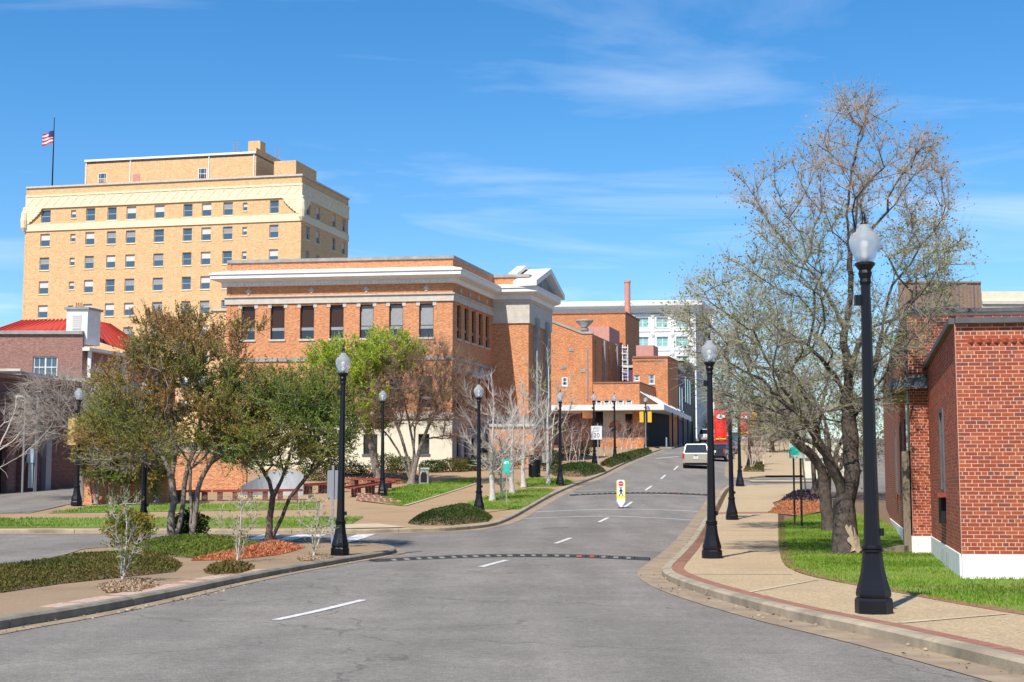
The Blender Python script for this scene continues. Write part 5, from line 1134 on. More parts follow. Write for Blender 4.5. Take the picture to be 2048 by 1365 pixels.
# ------------------------------------------------------------ vehicles
M['silver'] = mat('champagne_paint', (.40, .365, .30), .3, metal=.3); M['carred'] = mat('dark_red_paint', (.28, .03, .02), .25, metal=.2); M['cardark'] = mat('dark_grey_paint', (.035, .04, .05), .22, metal=.3); M['cargreen'] = mat('dark_green_paint', (.02, .06, .045), .25); M['carwhite'] = mat('white_car_paint', (.7, .7, .69), .3)
M['carglass'] = mat('car_glass', (.012, .016, .024), .03, spec=.9); M['tail'] = mat('tail_lamp', (.42, .02, .015), .2); M['chrome'] = mat('chrome', (.6, .6, .6), .15, metal=1); M['cladding'] = mat('lower_cladding', (.30, .27, .21), .5)
def car(name, label, pos, heading, paint, suv=True, group=None):
    """rear end at y=0, nose towards +y; lofted body from cross-sections"""
    r = thing(name, label, 'suv' if suv else 'car', pos, heading, group)
    L, W = (4.75, .94) if suv else (4.55, .89); belt = 1.02 if suv else .92; roof = 1.78 if suv else 1.43
    def loft(secs, nm, m, par=r):
        mb = MB(); n = len(secs[0])
        for s_ in secs: mb.v += s_
        for i in range(len(secs) - 1):
            for j in range(n): mb.f.append((i * n + j, i * n + (j + 1) % n, (i + 1) * n + (j + 1) % n, (i + 1) * n + j))
        mb.f.append(tuple(range(n))); mb.f.append(tuple((len(secs) - 1) * n + j for j in reversed(range(n)))); o = mb.build(nm, m, par, smooth=False)
        me = o.data; bm = bmesh.new(); bm.from_mesh(me); bmesh.ops.recalc_face_normals(bm, faces=bm.faces); bmesh.ops.bevel(bm, geom=[e for e in bm.edges if len(e.link_faces) == 2 and e.calc_face_angle(0) > .5], offset=.035, segments=2, affect='EDGES'); bm.to_mesh(me); bm.free(); return o
    def sec(y, w, z0, z1, wt=None): wt = wt or w; return [(-w, y, z0), (w, y, z0), (w * 1.01, y, (z0 + z1) / 2), (wt, y, z1), (-wt, y, z1), (-w * 1.01, y, (z0 + z1) / 2)]
    loft([sec(.06, W * .93, .48, belt, W * .93), sec(.25, W * .985, .32, belt + .01, W * .97), sec(1.2, W, .3, belt + .01, W * .97), sec(3.2, W, .3, belt, W * .96), sec(3.6, W * .99, .3, belt - .02, W * .92), sec(L - .35, W * .95, .34, belt - .14, W * .86), sec(L, W * .82, .42, belt - .28, W * .74)], 'body', paint)
    y0, y1 = (.12, .42) if suv else (.75, 1.35); ye, yw = (2.75, 3.5)
    loft([sec(y0, W * .93, belt - .02, belt + .04, W * .93), sec((y0 + y1) / 2, W * .90, belt - .02, (belt + roof) / 2 + .06, W * .84), sec(y1, W * .88, belt - .02, roof - .04, W * .77), sec(y1 + .5, W * .89, belt - .02, roof, W * .78), sec(ye - .3, W * .89, belt - .02, roof - .02, W * .77), sec(ye, W * .89, belt - .02, roof - .07, W * .75), sec(yw, W * .86, belt - .02, belt + .03, W * .84)], 'cabin', paint)
    dz = roof - belt; sl = (y1 - y0)
    a, b = .12, .9; MB().quad((-W * .85, y0 + sl * a - .03, belt + dz * a), (W * .85, y0 + sl * a - .03, belt + dz * a), (W * .74, y0 + sl * b - .035, belt + dz * b), (-W * .74, y0 + sl * b - .035, belt + dz * b)).build('rear_window', 'carglass', r)
    for sx in (-1, 1):
        MB().quad((sx * W * .925, y1 + .1, belt + .06), (sx * W * .925, ye + .35, belt + .06), (sx * W * .80, ye - .1, roof - .13), (sx * W * .80, y1 + .25, roof - .12)).build('side_window', 'carglass', r)
        MB().box(sx * W * .93 - .07, sx * W * .93 + .07, .035, .2, belt - .30, belt + .05).build('tail_light', 'tail', r)
        MB().box(sx * (W + .02), sx * (W + .2), yw - .35, yw - .2, belt + .02, belt + .2).build('mirror', paint, r)
        for y in (.85, L - .95):
            wh = MB().lathe([(.20, -.11), (.33, -.11), (.36, -.07), (.36, .07), (.33, .11), (.20, .11)], 18).build('wheel', 'rubber', r, (sx * (W - .1), y, .36)); wh.rotation_euler = (0, R(90), 0)
            MB().lathe([(.05, .115), (.2, .112), (.21, .06), (.0, .06)], 12).build('rim', 'chrome', wh)
    MB().box(-W * .97, W * .97, -.05, .14, .42, .66).build('bumper', 'cladding' if suv else paint, r); MB().box(-W * .8, W * .8, .0, .2, .26, .42).build('bumper_skirt', 'dark', r)
    pt = MB().box(-.16, .16, -.012, .0, .0, .16).build('licence_plate', 'white', r, (0, .01 if suv else .03, .70)); MB().box(-.11, .11, -.015, -.012, .05, .10).build('plate_characters', 'blind', pt)
    MB().box(-.09, .09, -.02, .02, .90, .935).build('tailgate_handle', 'dark', r, (0, .05, 0))
    if suv:
        for sx in (-1, 1): MB().tube([(sx * W * .7, .6, roof + .05), (sx * W * .7, 2.6, roof + .04)], .02, 6).build('roof_rail', 'dark', r)
    return r
hd = math.atan2(-.36, 1)
g = G(1392, 941, .0); car('silver_suv', 'champagne silver sport utility vehicle driving uphill, seen from behind', (g.x, g.y, zroad(g.x, g.y) + .0), hd * .55, 'silver')
for px, py, pa_, su, lab in ((1428, 925, 'cardark', False, 'dark grey car parked at the right kerb just past the silver vehicle'), (1440, 913, 'carred', False, 'dark red vehicle parked behind the lamp with the red banner'), (1448, 903, 'cargreen', False, 'dark green car in the row of cars under the red banner'), (1411, 886, 'carwhite', True, 'pale vehicle far up the street under the white building')):
    g = G(px, py, 0); car('parked_car', lab, (g.x, g.y, zroad(g.x, g.y)), hd, pa_, su, 'cars parked along the right kerb')
# ------------------------------------------------------------ plants
M['leaf_bronze'] = leafmat('bronze_green_leaves', [(.075, .10, .016), (.14, .19, .027), (.23, .26, .033), (.33, .23, .045), (.40, .19, .05)])
M['leaf_green'] = leafmat('dark_green_leaves', [(.05, .10, .015), (.095, .19, .022), (.16, .28, .032), (.25, .28, .038), (.30, .20, .045)])
M['leaf_lime'] = leafmat('spring_leaves', [(.22, .34, .015), (.33, .46, .02), (.45, .52, .03), (.38, .47, .03)], .45)
M['leaf_olive'] = leafmat('sparse_olive_leaves', [(.10, .17, .025), (.16, .26, .035), (.23, .32, .05), (.25, .27, .08)])
M['leaf_tan'] = leafmat('pinkish_seed_clusters', [(.34, .20, .13), (.42, .27, .19), (.48, .30, .18), (.36, .17, .08)])
M['leaf_mix'] = leafmat('yellow_orange_leaves', [(.06, .13, .015), (.12, .20, .02), (.22, .24, .03), (.32, .20, .04)])
M['leaf_juniper'] = leafmat('ground_cover_leaves', [(.06, .10, .014), (.11, .16, .02), (.19, .23, .03), (.13, .14, .03)])
M['leaf_hedge'] = leafmat('hedge_leaves', [(.022, .045, .010), (.04, .075, .014), (.075, .115, .02), (.12, .10, .03)])
M['leaf_hedge_red'] = leafmat('russet_hedge_leaves', [(.05, .06, .014), (.10, .11, .022), (.15, .14, .03), (.19, .11, .04)])
M['leaf_purple'] = leafmat('purple_leaves', [(.03, .018, .035), (.05, .03, .055), (.08, .05, .08), (.03, .05, .03)])
M['leaf_grass'] = leafmat('grass_blades', [(.10, .18, .012), (.155, .26, .018), (.21, .33, .025), (.27, .30, .07)], .3)
M['chip'] = leafmat('mulch_chips', [(.24, .07, .028), (.42, .135, .05), (.50, .20, .09), (.32, .09, .035)], 0)
M['litter'] = leafmat('dry_litter', [(.20, .13, .08), (.34, .24, .15), (.45, .34, .22), (.24, .11, .05)], 0)
def unit(v): return v / np.maximum(1e-9, np.linalg.norm(v, axis=-1, keepdims=True))
def frusta(P0, P1, r0, r1, n=3):
    d = unit(P1 - P0); ref = np.where(np.abs(d[:, 2:3]) < .8, np.array([[0, 0, 1.]]), np.array([[1., 0, 0]])); a = unit(np.cross(d, ref)); b = np.cross(d, a)
    ang = np.arange(n) * 2 * np.pi / n; off = np.cos(ang)[None, :, None] * a[:, None, :] + np.sin(ang)[None, :, None] * b[:, None, :]
    V = np.concatenate([P0[:, None] + off * np.asarray(r0).reshape(-1, 1, 1), P1[:, None] + off * np.asarray(r1).reshape(-1, 1, 1)], 1)
    base = (np.arange(len(P0)) * 2 * n)[:, None]; i = np.arange(n); q = np.stack([i, (i + 1) % n, (i + 1) % n + n, i + n], 1)
    return V.reshape(-1, 3), (base[:, :, None] + q[None]).reshape(-1, 4)
def leaves_mesh(name, pos, axis, size, m, rng, rndv, aspect=.55):
    n = len(pos); s = size * (.6 + .8 * rng.random((n, 1))); ax = unit(axis); sd = unit(np.cross(ax, rng.normal(size=(n, 3)))); nn = np.cross(ax, sd) * .12
    V = np.stack([pos, pos + ax * s * .5 + sd * s * aspect * .5 + nn * s, pos + ax * s, pos + ax * s * .5 - sd * s * aspect * .5 + nn * s], 1).reshape(-1, 3)
    return np_mesh(name, V, np.arange(n * 4).reshape(-1, 4), None, m, np.repeat(np.clip(rndv, 0, 1), 4))
def clump(pos, rng, f=1.1, amt=.35):
    s = np.sin(pos[:, 0] * f * 2.1 + 1.3) * np.sin(pos[:, 1] * f * 1.7 + .4) + np.sin(pos[:, 2] * f * 2.6 + pos[:, 0] * f)
    return .5 + amt * .5 * s + rng.normal(size=len(pos)) * .2
def skeleton(rng, trunks, targets, bf, seg, wob):
    pos, par, plen, di = [], [], [], []
    def add(p, q, d):
        pos.append(p); par.append(q); plen.append(0 if q < 0 else plen[q] + np.linalg.norm(p - pos[q])); di.append(d); return len(pos) - 1
    for tr in trunks:
        tr = [np.asarray(t, float) for t in tr]; q = -1
        if pos and tr[0] is not None:
            dd = np.linalg.norm(np.asarray(pos) - tr[0], axis=1); j = int(dd.argmin())
            if dd[j] < .35: q = j; tr[0] = pos[j]
        if q < 0: q = add(tr[0], -1, unit(tr[1] - tr[0]))
        pts = tr
        for _ in range(2):
            o = [pts[0]]
            for a, b in zip(pts, pts[1:]): o += [a * .75 + b * .25, a * .25 + b * .75]
            pts = o + [pts[-1]]
        last = pos[q]
        for p in pts[1:]:
            if np.linalg.norm(p - last) < seg * .6: continue
            w = p + rng.normal(size=3) * wob; q = add(w, q, unit(w - last)); last = w
    root = pos[0]; T = targets[np.argsort(np.linalg.norm(targets - root, axis=1))]
    for t in T:
        A = np.asarray(pos); L = np.linalg.norm(A - t, axis=1); back = np.einsum('ij,ij->i', unit(t - A), np.asarray(di)); j = int((L * (1.25 - .3 * back) + bf * np.asarray(plen)).argmin())
        p0 = pos[j]; d = np.linalg.norm(t - p0)
        if d < .05: continue
        c = p0 + di[j] * d * .42 + np.array([0, 0, .06 * d]); n = max(1, int(d / seg)); q = j
        for i in range(1, n + 1):
            u = i / n; w = p0 * (1 - u) ** 2 + c * 2 * u * (1 - u) + t * u * u + (rng.normal(size=3) * wob * 1.3 if i < n else 0); q = add(w, q, unit(w - pos[q]))
    return np.asarray(pos), np.asarray(par), np.asarray(di)
def limbs_mesh(name, pos, par, R0, rt, m, thr_n=((.07, 8), (.02, 5), (0, 3)), flare=1.0):
    n = len(pos); tips = np.zeros(n); kids = [[] for _ in range(n)]
    for i in range(n):
        if par[i] >= 0: kids[par[i]].append(i)
    for i in range(n - 1, -1, -1):
        if not kids[i]: tips[i] = 1
        if par[i] >= 0: tips[par[i]] += tips[i]
    roots = [i for i in range(n) if par[i] < 0]; mx = max(tips[r] for r in roots); ex = math.log(max(1.5, R0 / rt)) / math.log(max(2, mx)); r = rt * tips ** ex
    # slim along the way so that long limbs taper
    V, Q = [], []; nv = 0
    starts = [(r_, None) for r_ in roots]
    while starts:
        s, pr = starts.pop(); ch = [s] if pr is None else [pr, s]; c = s
        while kids[c]:
            k = sorted(kids[c], key=lambda i: -r[i]); starts += [(x, c) for x in k[1:]]; c = k[0]; ch.append(c)
        if len(ch) < 2: continue
        p = pos[ch]; rr = r[ch].copy()
        if pr is not None: rr[0] = min(rr[0], rr[1] * 1.15)
        else:
            h = p[:, 2] - p[0, 2]; rr = rr * (1 + .55 * flare * np.exp(-h / (R0 * 2.2)))
        k = next(b for a, b in thr_n if rr.max() >= a); t = unit(np.gradient(p, axis=0)); ref = np.array([.31, .87, .2]); a = unit(np.cross(t, ref)); b = np.cross(t, a)
        an = np.arange(k) * 2 * np.pi / k; ring = p[:, None] + (np.cos(an)[None, :, None] * a[:, None] + np.sin(an)[None, :, None] * b[:, None]) * rr[:, None, None]
        V.append(ring.reshape(-1, 3)); m_ = len(p); i = np.arange(k); q = np.stack([i, (i + 1) % k, (i + 1) % k + k, i + k], 1)
        Q.append((nv + (np.arange(m_ - 1) * k)[:, None, None] + q[None]).reshape(-1, 4)); nv += m_ * k
    return np_mesh(name, np.concatenate(V), np.concatenate(Q), None, m, smooth=True), r
def tree(name, label, cat, base, trunks, blobs, seed, R0=.14, rt=.008, bark='bark', bf=.35, dr=2, twigs=800, tl=.45, tm='twig', up=.35, leaf=None, seg=.3, wob=.012, group=None, tr=.006, h=.13, droop=0., flare=1):
    """trunk lines and crown volumes are sighted on the photo (pixel, pixel, metres behind the base); the tree itself stands at its root"""
    rng = np.random.default_rng(seed); g = G(*base, h); d0 = g.y; k = d0 / F
    TR = [[tuple(P(q[0], q[1], d0 + (q[2] if len(q) > 2 else 0)) - g) for q in t] for t in trunks]
    pts = []
    for b in blobs:
        cx, cy, rx, ry, n = b[:5]; dd = b[5] if len(b) > 5 else 0
        a = rng.random(n) * 2 * np.pi; q = np.sqrt(rng.random(n)); X = cx + rx * q * np.cos(a); Y = cy + ry * q * np.sin(a); dz = (rng.random(n) * 2 - 1) * dr * np.sqrt(1 - q * q * .8) + dd
        pts += [tuple(P(x, y, d0 + e) - g) for x, y, e in zip(X, Y, dz)]
    pos, par, di = skeleton(rng, TR, np.asarray(pts), bf, seg, wob)
    r_ = thing(name, label, cat, g, 0, group); me, r = limbs_mesh('trunk', pos, par, R0, rt, bark, flare=flare); put('trunk', me, r_)
    thin = np.where(r < max(rt * 3.2, .02))[0]
    if twigs:
        j = rng.choice(thin, twigs); p0 = pos[j]; cen = np.mean(np.asarray(pts), 0); dirv = unit(di[j] * .7 + rng.normal(size=(twigs, 3)) * .55 + unit(p0 - cen) * .25 + np.array([0, 0, up])); l = tl * (.4 + .9 * rng.random((twigs, 1)))
        p1 = p0 + dirv * l * .5; d2 = unit(dirv + rng.normal(size=(twigs, 3)) * .28 + np.array([0, 0, up * .4 - droop])); p2 = p1 + d2 * l * .5
        Va, Qa = frusta(p0, p1, np.full(twigs, tr), np.full(twigs, tr * .75)); Vb, Qb = frusta(p1, p2, np.full(twigs, tr * .75), np.full(twigs, tr * .35))
        stuff(put('twigs', np_mesh('twigs', np.concatenate([Va, Vb]), np.concatenate([Qa, Qb + len(Va)]), None, tm), r_))
    if leaf:
        for (n, size, lm, zr, bias) in leaf:                     # zr: part of the crown height that carries these leaves
            z0, z1 = p0[:, 2].min(), p0[:, 2].max(); zz = (p0[:, 2] - z0) / (z1 - z0 + 1e-6); ok = np.where((zz >= zr[0]) & (zz <= zr[1]))[0]
            if not len(ok): continue
            j = rng.choice(ok, n); u = rng.random((n, 1)) ** .7; p = np.where(u < .5, p0[j] + (p1[j] - p0[j]) * u * 2, p1[j] + (p2[j] - p1[j]) * (u * 2 - 1)); ax = unit(d2[j] + rng.normal(size=(n, 3)) * .8)
            stuff(put('foliage', leaves_mesh('foliage', p, ax, size, lm, rng, clump(p + np.array(g), rng) + bias), r_))
    return r_
def shrub(name, label, px, py, rx, hz_, n, size, lm, seed, h=.13, group=None, cone=0, ry=None):
    rng = np.random.default_rng(seed); g = G(px, py, h); r = thing(name, label, 'shrub', g, 0, group); ry = ry or rx
    v = unit(rng.normal(size=(n, 3))); q = rng.random((n, 1)) ** .28; lump = 1 + .16 * np.sin(v[:, :1] * 5 + seed) * np.sin(v[:, 1:2] * 6 + 1) + .1 * np.sin(v[:, 2:3] * 9 + seed)
    p = v * q * lump; tz_ = (p[:, 2:3] + 1) / 2; p = np.concatenate([p[:, :1] * rx * (1 - cone * tz_), p[:, 1:2] * ry * (1 - cone * tz_), tz_ * hz_], 1); p[:, 2] = np.maximum(p[:, 2], .02)
    put('foliage', leaves_mesh('foliage', p, unit(v + rng.normal(size=(n, 3)) * .7 + np.array([0, 0, .3])), size, lm, rng, clump(p * 3, rng)), r)
    st = MB()
    for k in range(7): a = k * .9; st.tube([(.05 * math.cos(a), .05 * math.sin(a), 0), (rx * .35 * math.cos(a), ry * .35 * math.sin(a), hz_ * .4), (rx * .6 * math.cos(a), ry * .6 * math.sin(a), hz_ * .75)], [.018, .012, .005], 5)
    st.build('stems', 'bark', r); return r
def edge_dist(q, poly):
    A = np.asarray([(p[0], p[1]) for p in poly]); B = np.roll(A, -1, 0); D_ = np.full(len(q), 1e9)
    for a, b in zip(A, B):
        ab = b - a; t = np.clip(((q - a) @ ab) / (ab @ ab + 1e-9), 0, 1); D_ = np.minimum(D_, np.linalg.norm(q - (a + t[:, None] * ab), axis=1))
    return D_
def mound(name, label, poly, hgt, n, size, lm, seed, cat='ground cover', base=.13, soft=.35, basem='soil', upw=.9, aspect=.5):
    """a low mass of leaves over a bed: a hump of soil with leaves all over it"""
    rng = np.random.default_rng(seed); pl = [V2(q) for q in poly]
    hz2 = lambda q: hgt * (1 - np.exp(-edge_dist(q, pl) / soft)) * (1 + .12 * np.sin(q[:, 0] * 3.1 + seed) * np.sin(q[:, 1] * 2.7))
    o = sheet(pl, lambda x, y: prof(y) + base + float(hz2(np.array([[x, y]]))[0]) * .8, .005, name, basem, step=.35 if hgt > .1 else .6)
    q = scatter(pl, n, rng); z = nprof(q[:, 1]) + base + hz2(q) * (.72 + .33 * rng.random(n)); p = np.column_stack([q, z]); ax = unit(rng.normal(size=(n, 3)) + np.array([0, 0, upw]))
    f = put('leaves', leaves_mesh('leaves', p, ax, size, lm, rng, clump(p, rng, .9, .5), aspect), o); stuff(f); stuff(o, label); o['category'] = cat; return o
def lawn(pxs, name, label, n, seed, size=.07, base=.14, h=.135):
    poly = [G2(x, y, h) for x, y in pxs]; o = stuff(sheet(poly, zflat, base, name, 'lawn', step=1.2), label); o['category'] = 'lawn'
    rng = np.random.default_rng(seed); q = scatter(poly, n, rng); keep = rng.random(n) < .62 + .5 * np.sin(q[:, 0] * 1.3 + 1.1 * np.sin(q[:, 1] * .9)) * np.sin(q[:, 1] * 1.6 + .7 * np.sin(q[:, 0])); q = q[keep]; n = len(q); p = np.column_stack([q, nprof(q[:, 1]) + base - .005]); ax = unit(rng.normal(size=(n, 3)) * .45 + np.array([0, 0, 1]))
    stuff(put('grass_blades', leaves_mesh('grass_blades', p, ax, size, 'leaf_grass', rng, clump(p, rng, .45, .8), .22), o)); return o
# ---- lawns
lawn([(1556, 1046), (1557, 1083), (1564, 1126), (1587, 1143), (1631, 1156), (1722, 1174), (1777, 1183), (1899, 1206), (2048, 1230), (2350, 1279), (3000, 1378), (3000, 1150), (2300, 1140), (1925, 1150), (1870, 1098), (1760, 1040), (1700, 1022), (1600, 1032)], 'right_lawn', 'green lawn in front of the red brick building on the right', 130000, 1, .055, .12, .12)
lawn([(-200, 1040), (0, 1038), (560, 1036), (728, 1034), (690, 1055), (300, 1055), (-200, 1056)], 'verge_lawn', 'long strip of lawn along the cross street kerb', 16000, 2, .09)
lawn([(95, 1027), (190, 1013), (420, 1008), (640, 1005), (640, 1019), (420, 1022)], 'plaza_lawn', 'narrow lawn in front of the red benches', 8000, 3, .1)
lawn([(742, 999), (805, 1012), (965, 962), (950, 955), (850, 968), (790, 976)], 'bench_lawn', 'bright lawn beside the lamp and vase-shaped tree', 14000, 4, .1)
lawn([(903, 1018), (1000, 984), (1062, 978), (1108, 980), (1040, 1019)], 'corner_lawn', 'bright lawn under the white-barked trees', 12000, 5, .1)
lawn([(1030, 968), (1060, 957), (1130, 958), (1150, 968), (1110, 974), (1050, 974)], 'small_lawn', 'small lawn around the lamp beside the litter bin', 6000, 6, .11)
# ---- beds
def px_poly(p, h=.13): return [G2(x, y, h) for x, y in p]
mound('near_hedge', 'long low clipped hedge on the near left island', px_poly([(-700, 1250), (-220, 1170), (0, 1150), (120, 1128), (330, 1118), (364, 1130), (350, 1144), (120, 1168), (0, 1186), (-220, 1215), (-700, 1300)]), .26, 80000, .045, 'leaf_hedge_red', 21, 'hedge')
mound('juniper_bed', 'bright green ground cover under the island trees', px_poly([(262, 1096), (300, 1086), (420, 1082), (520, 1090), (480, 1104), (400, 1118), (330, 1112)]), .22, 22000, .06, 'leaf_juniper', 22)
mound('mulch_bed', 'orange wood-chip mulch bed on the island', px_poly([(380, 1122), (430, 1112), (520, 1090), (560, 1086), (610, 1096), (560, 1110), (470, 1120)]), .14, 9000, .06, 'chip', 23, 'mulch', basem='mulch', upw=.3)
mound('litter_ring', 'dry litter around the white-stemmed sapling on the island', px_poly([(190, 1172), (240, 1160), (300, 1160), (325, 1172), (280, 1184), (215, 1186)]), .06, 5000, .034, 'litter', 24, 'mulch', upw=.2)
mound('litter_ring_right', 'pale litter around the sapling beside the island lamp', px_poly([(592, 1116), (620, 1108), (655, 1110), (668, 1116), (640, 1122), (600, 1122)]), .05, 3200, .034, 'litter', 25, 'mulch', upw=.2)
mound('leafy_tuft', 'small leafy planting at the middle of the island edge', px_poly([(410, 1146), (425, 1136), (470, 1130), (505, 1138), (480, 1148), (430, 1150)]), .16, 1800, .09, 'leaf_hedge_red', 26)
mound('corner_hedge', 'dark clipped hedge mat on the plaza corner', px_poly([(816, 1048), (850, 1034), (900, 1026), (960, 1026), (985, 1036), (975, 1044), (900, 1051), (840, 1051)]), .42, 26000, .06, 'leaf_hedge', 27, 'hedge')
mound('kerb_hedge', 'low hedge by the kerb in front of the speed limit sign', px_poly([(1098, 946), (1130, 938), (1195, 938), (1212, 944), (1170, 954), (1110, 953)]), .5, 9000, .1, 'leaf_hedge', 28, 'hedge')
mound('upper_hedge', 'low hedge strip further up the left kerb', px_poly([(1200, 930), (1230, 917), (1290, 902), (1304, 904), (1262, 920), (1222, 936)]), .45, 9000, .12, 'leaf_hedge', 29, 'hedge')
mound('mulch_strip', 'orange mulch and brick bed beside the right sidewalk', px_poly([(1536, 1026), (1560, 1004), (1640, 1004), (1650, 1022), (1600, 1032)]), .08, 3000, .07, 'chip', 30, 'mulch', basem='mulch_brown', upw=.3)
mound('purple_bed', 'dark purple leafy plants behind the orange mulch', px_poly([(1562, 1004), (1580, 992), (1640, 990), (1650, 1002)]), .3, 2600, .13, 'leaf_purple', 31)
mound('mulch_bank', 'brown mulch bank below the library shrubs', px_poly([(650, 975), (680, 955), (760, 950), (840, 950), (830, 966), (740, 972)]), .25, 3000, .1, 'litter', 32, 'mulch', basem='mulch_brown', upw=.3)
mound('upper_right_bed', 'brown planted bed beside the upper right sidewalk', px_poly([(1487, 944), (1495, 930), (1526, 926), (1528, 944)]), .25, 2500, .12, 'leaf_hedge_red', 33)
# ---- shrubs
for a in [('round_shrub', 'round bronze-tipped shrub at the left end of the island planting', 257, 1090, .62, .95, 5000, .07, 'leaf_bronze', 41), ('dark_shrub', 'dark shrub between the island tree trunks', 378, 1082, .52, .85, 3500, .07, 'leaf_hedge', 42), ('column_shrub', 'tall rounded evergreen shrub against the library base', 894, 936, .62, 1.75, 4200, .1, 'leaf_juniper', 43)]: shrub(*a)
for i, (px, py, rx, hh_) in enumerate([(770, 950, 1.0, 1.3), (805, 948, .9, 1.1), (865, 945, .9, .8), (905, 944, 1.0, .9), (940, 942, .9, .8), (700, 958, 1.2, 1.0), (985, 940, .9, 1.2), (1025, 938, 1.0, 1.6), (1098, 942, .8, 1.4), (1140, 920, 1.0, 1.3), (1165, 912, .8, 1.0), (640, 962, 1.2, 1.1)]):
    shrub('foundation_shrub', ['leafy shrub at the library base left of the vase-shaped tree', 'shrub between the vase-shaped trunk and the library wall', 'low shrub right of the stone pedestal', 'low shrub at the foot of the tall evergreen shrub', 'low shrub right of the tall evergreen shrub', 'broad shrub on the mulch bank behind the benches', 'shrub behind the leftmost white-barked tree', 'dark shrub between the white-barked trees and the entrance', 'shrub behind the multi-stemmed pale tree', 'dark shrub by the theatre path', 'small shrub nearest the theatre doorway', 'shrub at the left end of the mulch bank'][i], px, py, rx, hh_, 1800, .11, 'leaf_hedge' if i % 3 else 'leaf_hedge_red', 50 + i, group='shrubs along the library')
# ---- big tree on the right
big = tree('big_tree', 'large leaning tree with sparse spring leaves beside the brick building', 'tree', (1693, 1108), [
    [(1693, 1108), (1688, 1050), (1690, 1000), (1672, 950), (1650, 905, -.3), (1615, 850, -.6), (1585, 800, -1), (1550, 760, -1.2), (1512, 735, -1.4)],
    [(1690, 1000), (1706, 960), (1704, 900, .2), (1700, 840, .3), (1690, 790, .4), (1668, 745, .4), (1640, 715, .3), (1600, 680), (1565, 660, -.2)],
    [(1690, 790, .4), (1697, 740, .6), (1690, 680, .8), (1675, 620, 1), (1640, 560, 1), (1590, 510, .9), (1540, 450, .6), (1500, 385, .4), (1472, 342, .3)],
    [(1690, 680, .8), (1700, 600, .8), (1702, 520, .9), (1692, 440, .8), (1702, 350, .6), (1725, 260, .5), (1733, 205, .4)],
    [(1702, 520, .9), (1730, 470, 1.2), (1780, 420, 1.5), (1830, 350, 1.6), (1866, 292, 1.6)],
    [(1700, 840, .3), (1738, 780, .9), (1758, 700, 1.2), (1772, 600, 1.4), (1800, 520, 1.6), (1850, 480, 1.7)],
    [(1762, 680, 1.2), (1800, 610, 1.3), (1850, 588, 1.3), (1905, 572, 1.3)],
    [(1615, 850, -.6), (1560, 800, -1.2), (1500, 772, -1.6), (1455, 742, -2)],
    [(1640, 560, 1), (1620, 480, .5), (1650, 400, .2), (1625, 300, .0)]],
    [(1640, 720, 230, 120, 230), (1520, 620, 150, 120, 120), (1700, 580, 190, 140, 130), (1610, 430, 130, 125, 60), (1725, 300, 105, 115, 65), (1835, 370, 60, 95, 36), (1865, 540, 70, 100, 60), (1420, 640, 80, 95, 24), (1550, 830, 90, 55, 40), (1480, 720, 110, 90, 44)],
    seed=7, R0=.245, rt=.0075, bark='bark_dark', bf=.2, dr=2.7, twigs=15500, tl=.62, tm='twig', up=.22, tr=.0038, h=.12, droop=.25, wob=.02,
    leaf=[(20000, .06, 'leaf_olive', (0, .62), .3), (5200, .06, 'leaf_tan', (.55, 1), 0), (1200, .06, 'leaf_olive', (.55, 1), .1)])
mb = MB(); pts_ = []                            # bark stripped from the trunk foot
for j in range(7):
    z = .06 + j * .1; a0 = -88 + 9 * math.sin(j * 1.9); a1 = -8 - j * 7 + 7 * math.sin(j * 2.7)
    pts_.append([((.245 * (1 + .55 * math.exp(-z / .54)) + .012) * math.cos(R(a0 + (a1 - a0) * i / 5)) - z * .09, (.245 * (1 + .55 * math.exp(-z / .54)) + .012) * math.sin(R(a0 + (a1 - a0) * i / 5)), z + .05 * math.sin(i * 2.3 + j)) for i in range(6)])
for j in range(6):
    for i in range(5): mb.quad(pts_[j][i], pts_[j][i + 1], pts_[j + 1][i + 1], pts_[j + 1][i])
mb.build('stripped_wood', 'barewood', big)
tree('leaning_tree', 'rough-barked tree behind the big trunk leaning over the sidewalk', 'tree', (1660, 1062), [[(1660, 1062), (1652, 1010), (1648, 965), (1640, 925), (1600, 890, -.3), (1555, 850, -.5), (1505, 800, -.8), (1478, 720, -.8)], [(1648, 965), (1662, 900, .5), (1650, 830, .8), (1610, 770, .8)]],
    [(1520, 780, 100, 70, 90), (1600, 800, 70, 60, 50), (1470, 720, 60, 70, 50)], seed=8, R0=.19, rt=.008, bark='bark_dark', bf=.3, dr=2, twigs=3200, tl=.6, up=.1, tr=.005, h=.12, droop=.2, leaf=[(1800, .08, 'leaf_olive', (0, 1), 0)])
tree('vine_tree', 'tangled vine-covered tree behind the big trunk', 'tree', (1632, 1000), [[(1632, 1000), (1628, 950), (1625, 900), (1640, 840), (1650, 780)], [(1612, 1000, .8), (1608, 940, .8), (1600, 880, 1), (1610, 820, 1)], [(1655, 1000, 1.5), (1660, 940, 1.5), (1690, 860, 1.5), (1720, 800, 1.5)]],
    [(1640, 800, 100, 110, 110), (1730, 800, 60, 110, 70), (1700, 900, 60, 60, 40)], seed=9, R0=.2, rt=.012, bark='bark', bf=.25, dr=3, twigs=4500, tl=.9, tm='twig', up=.0, tr=.008, h=.12, droop=.35, leaf=[(4200, .13, 'leaf_olive', (0, 1), -.1)])
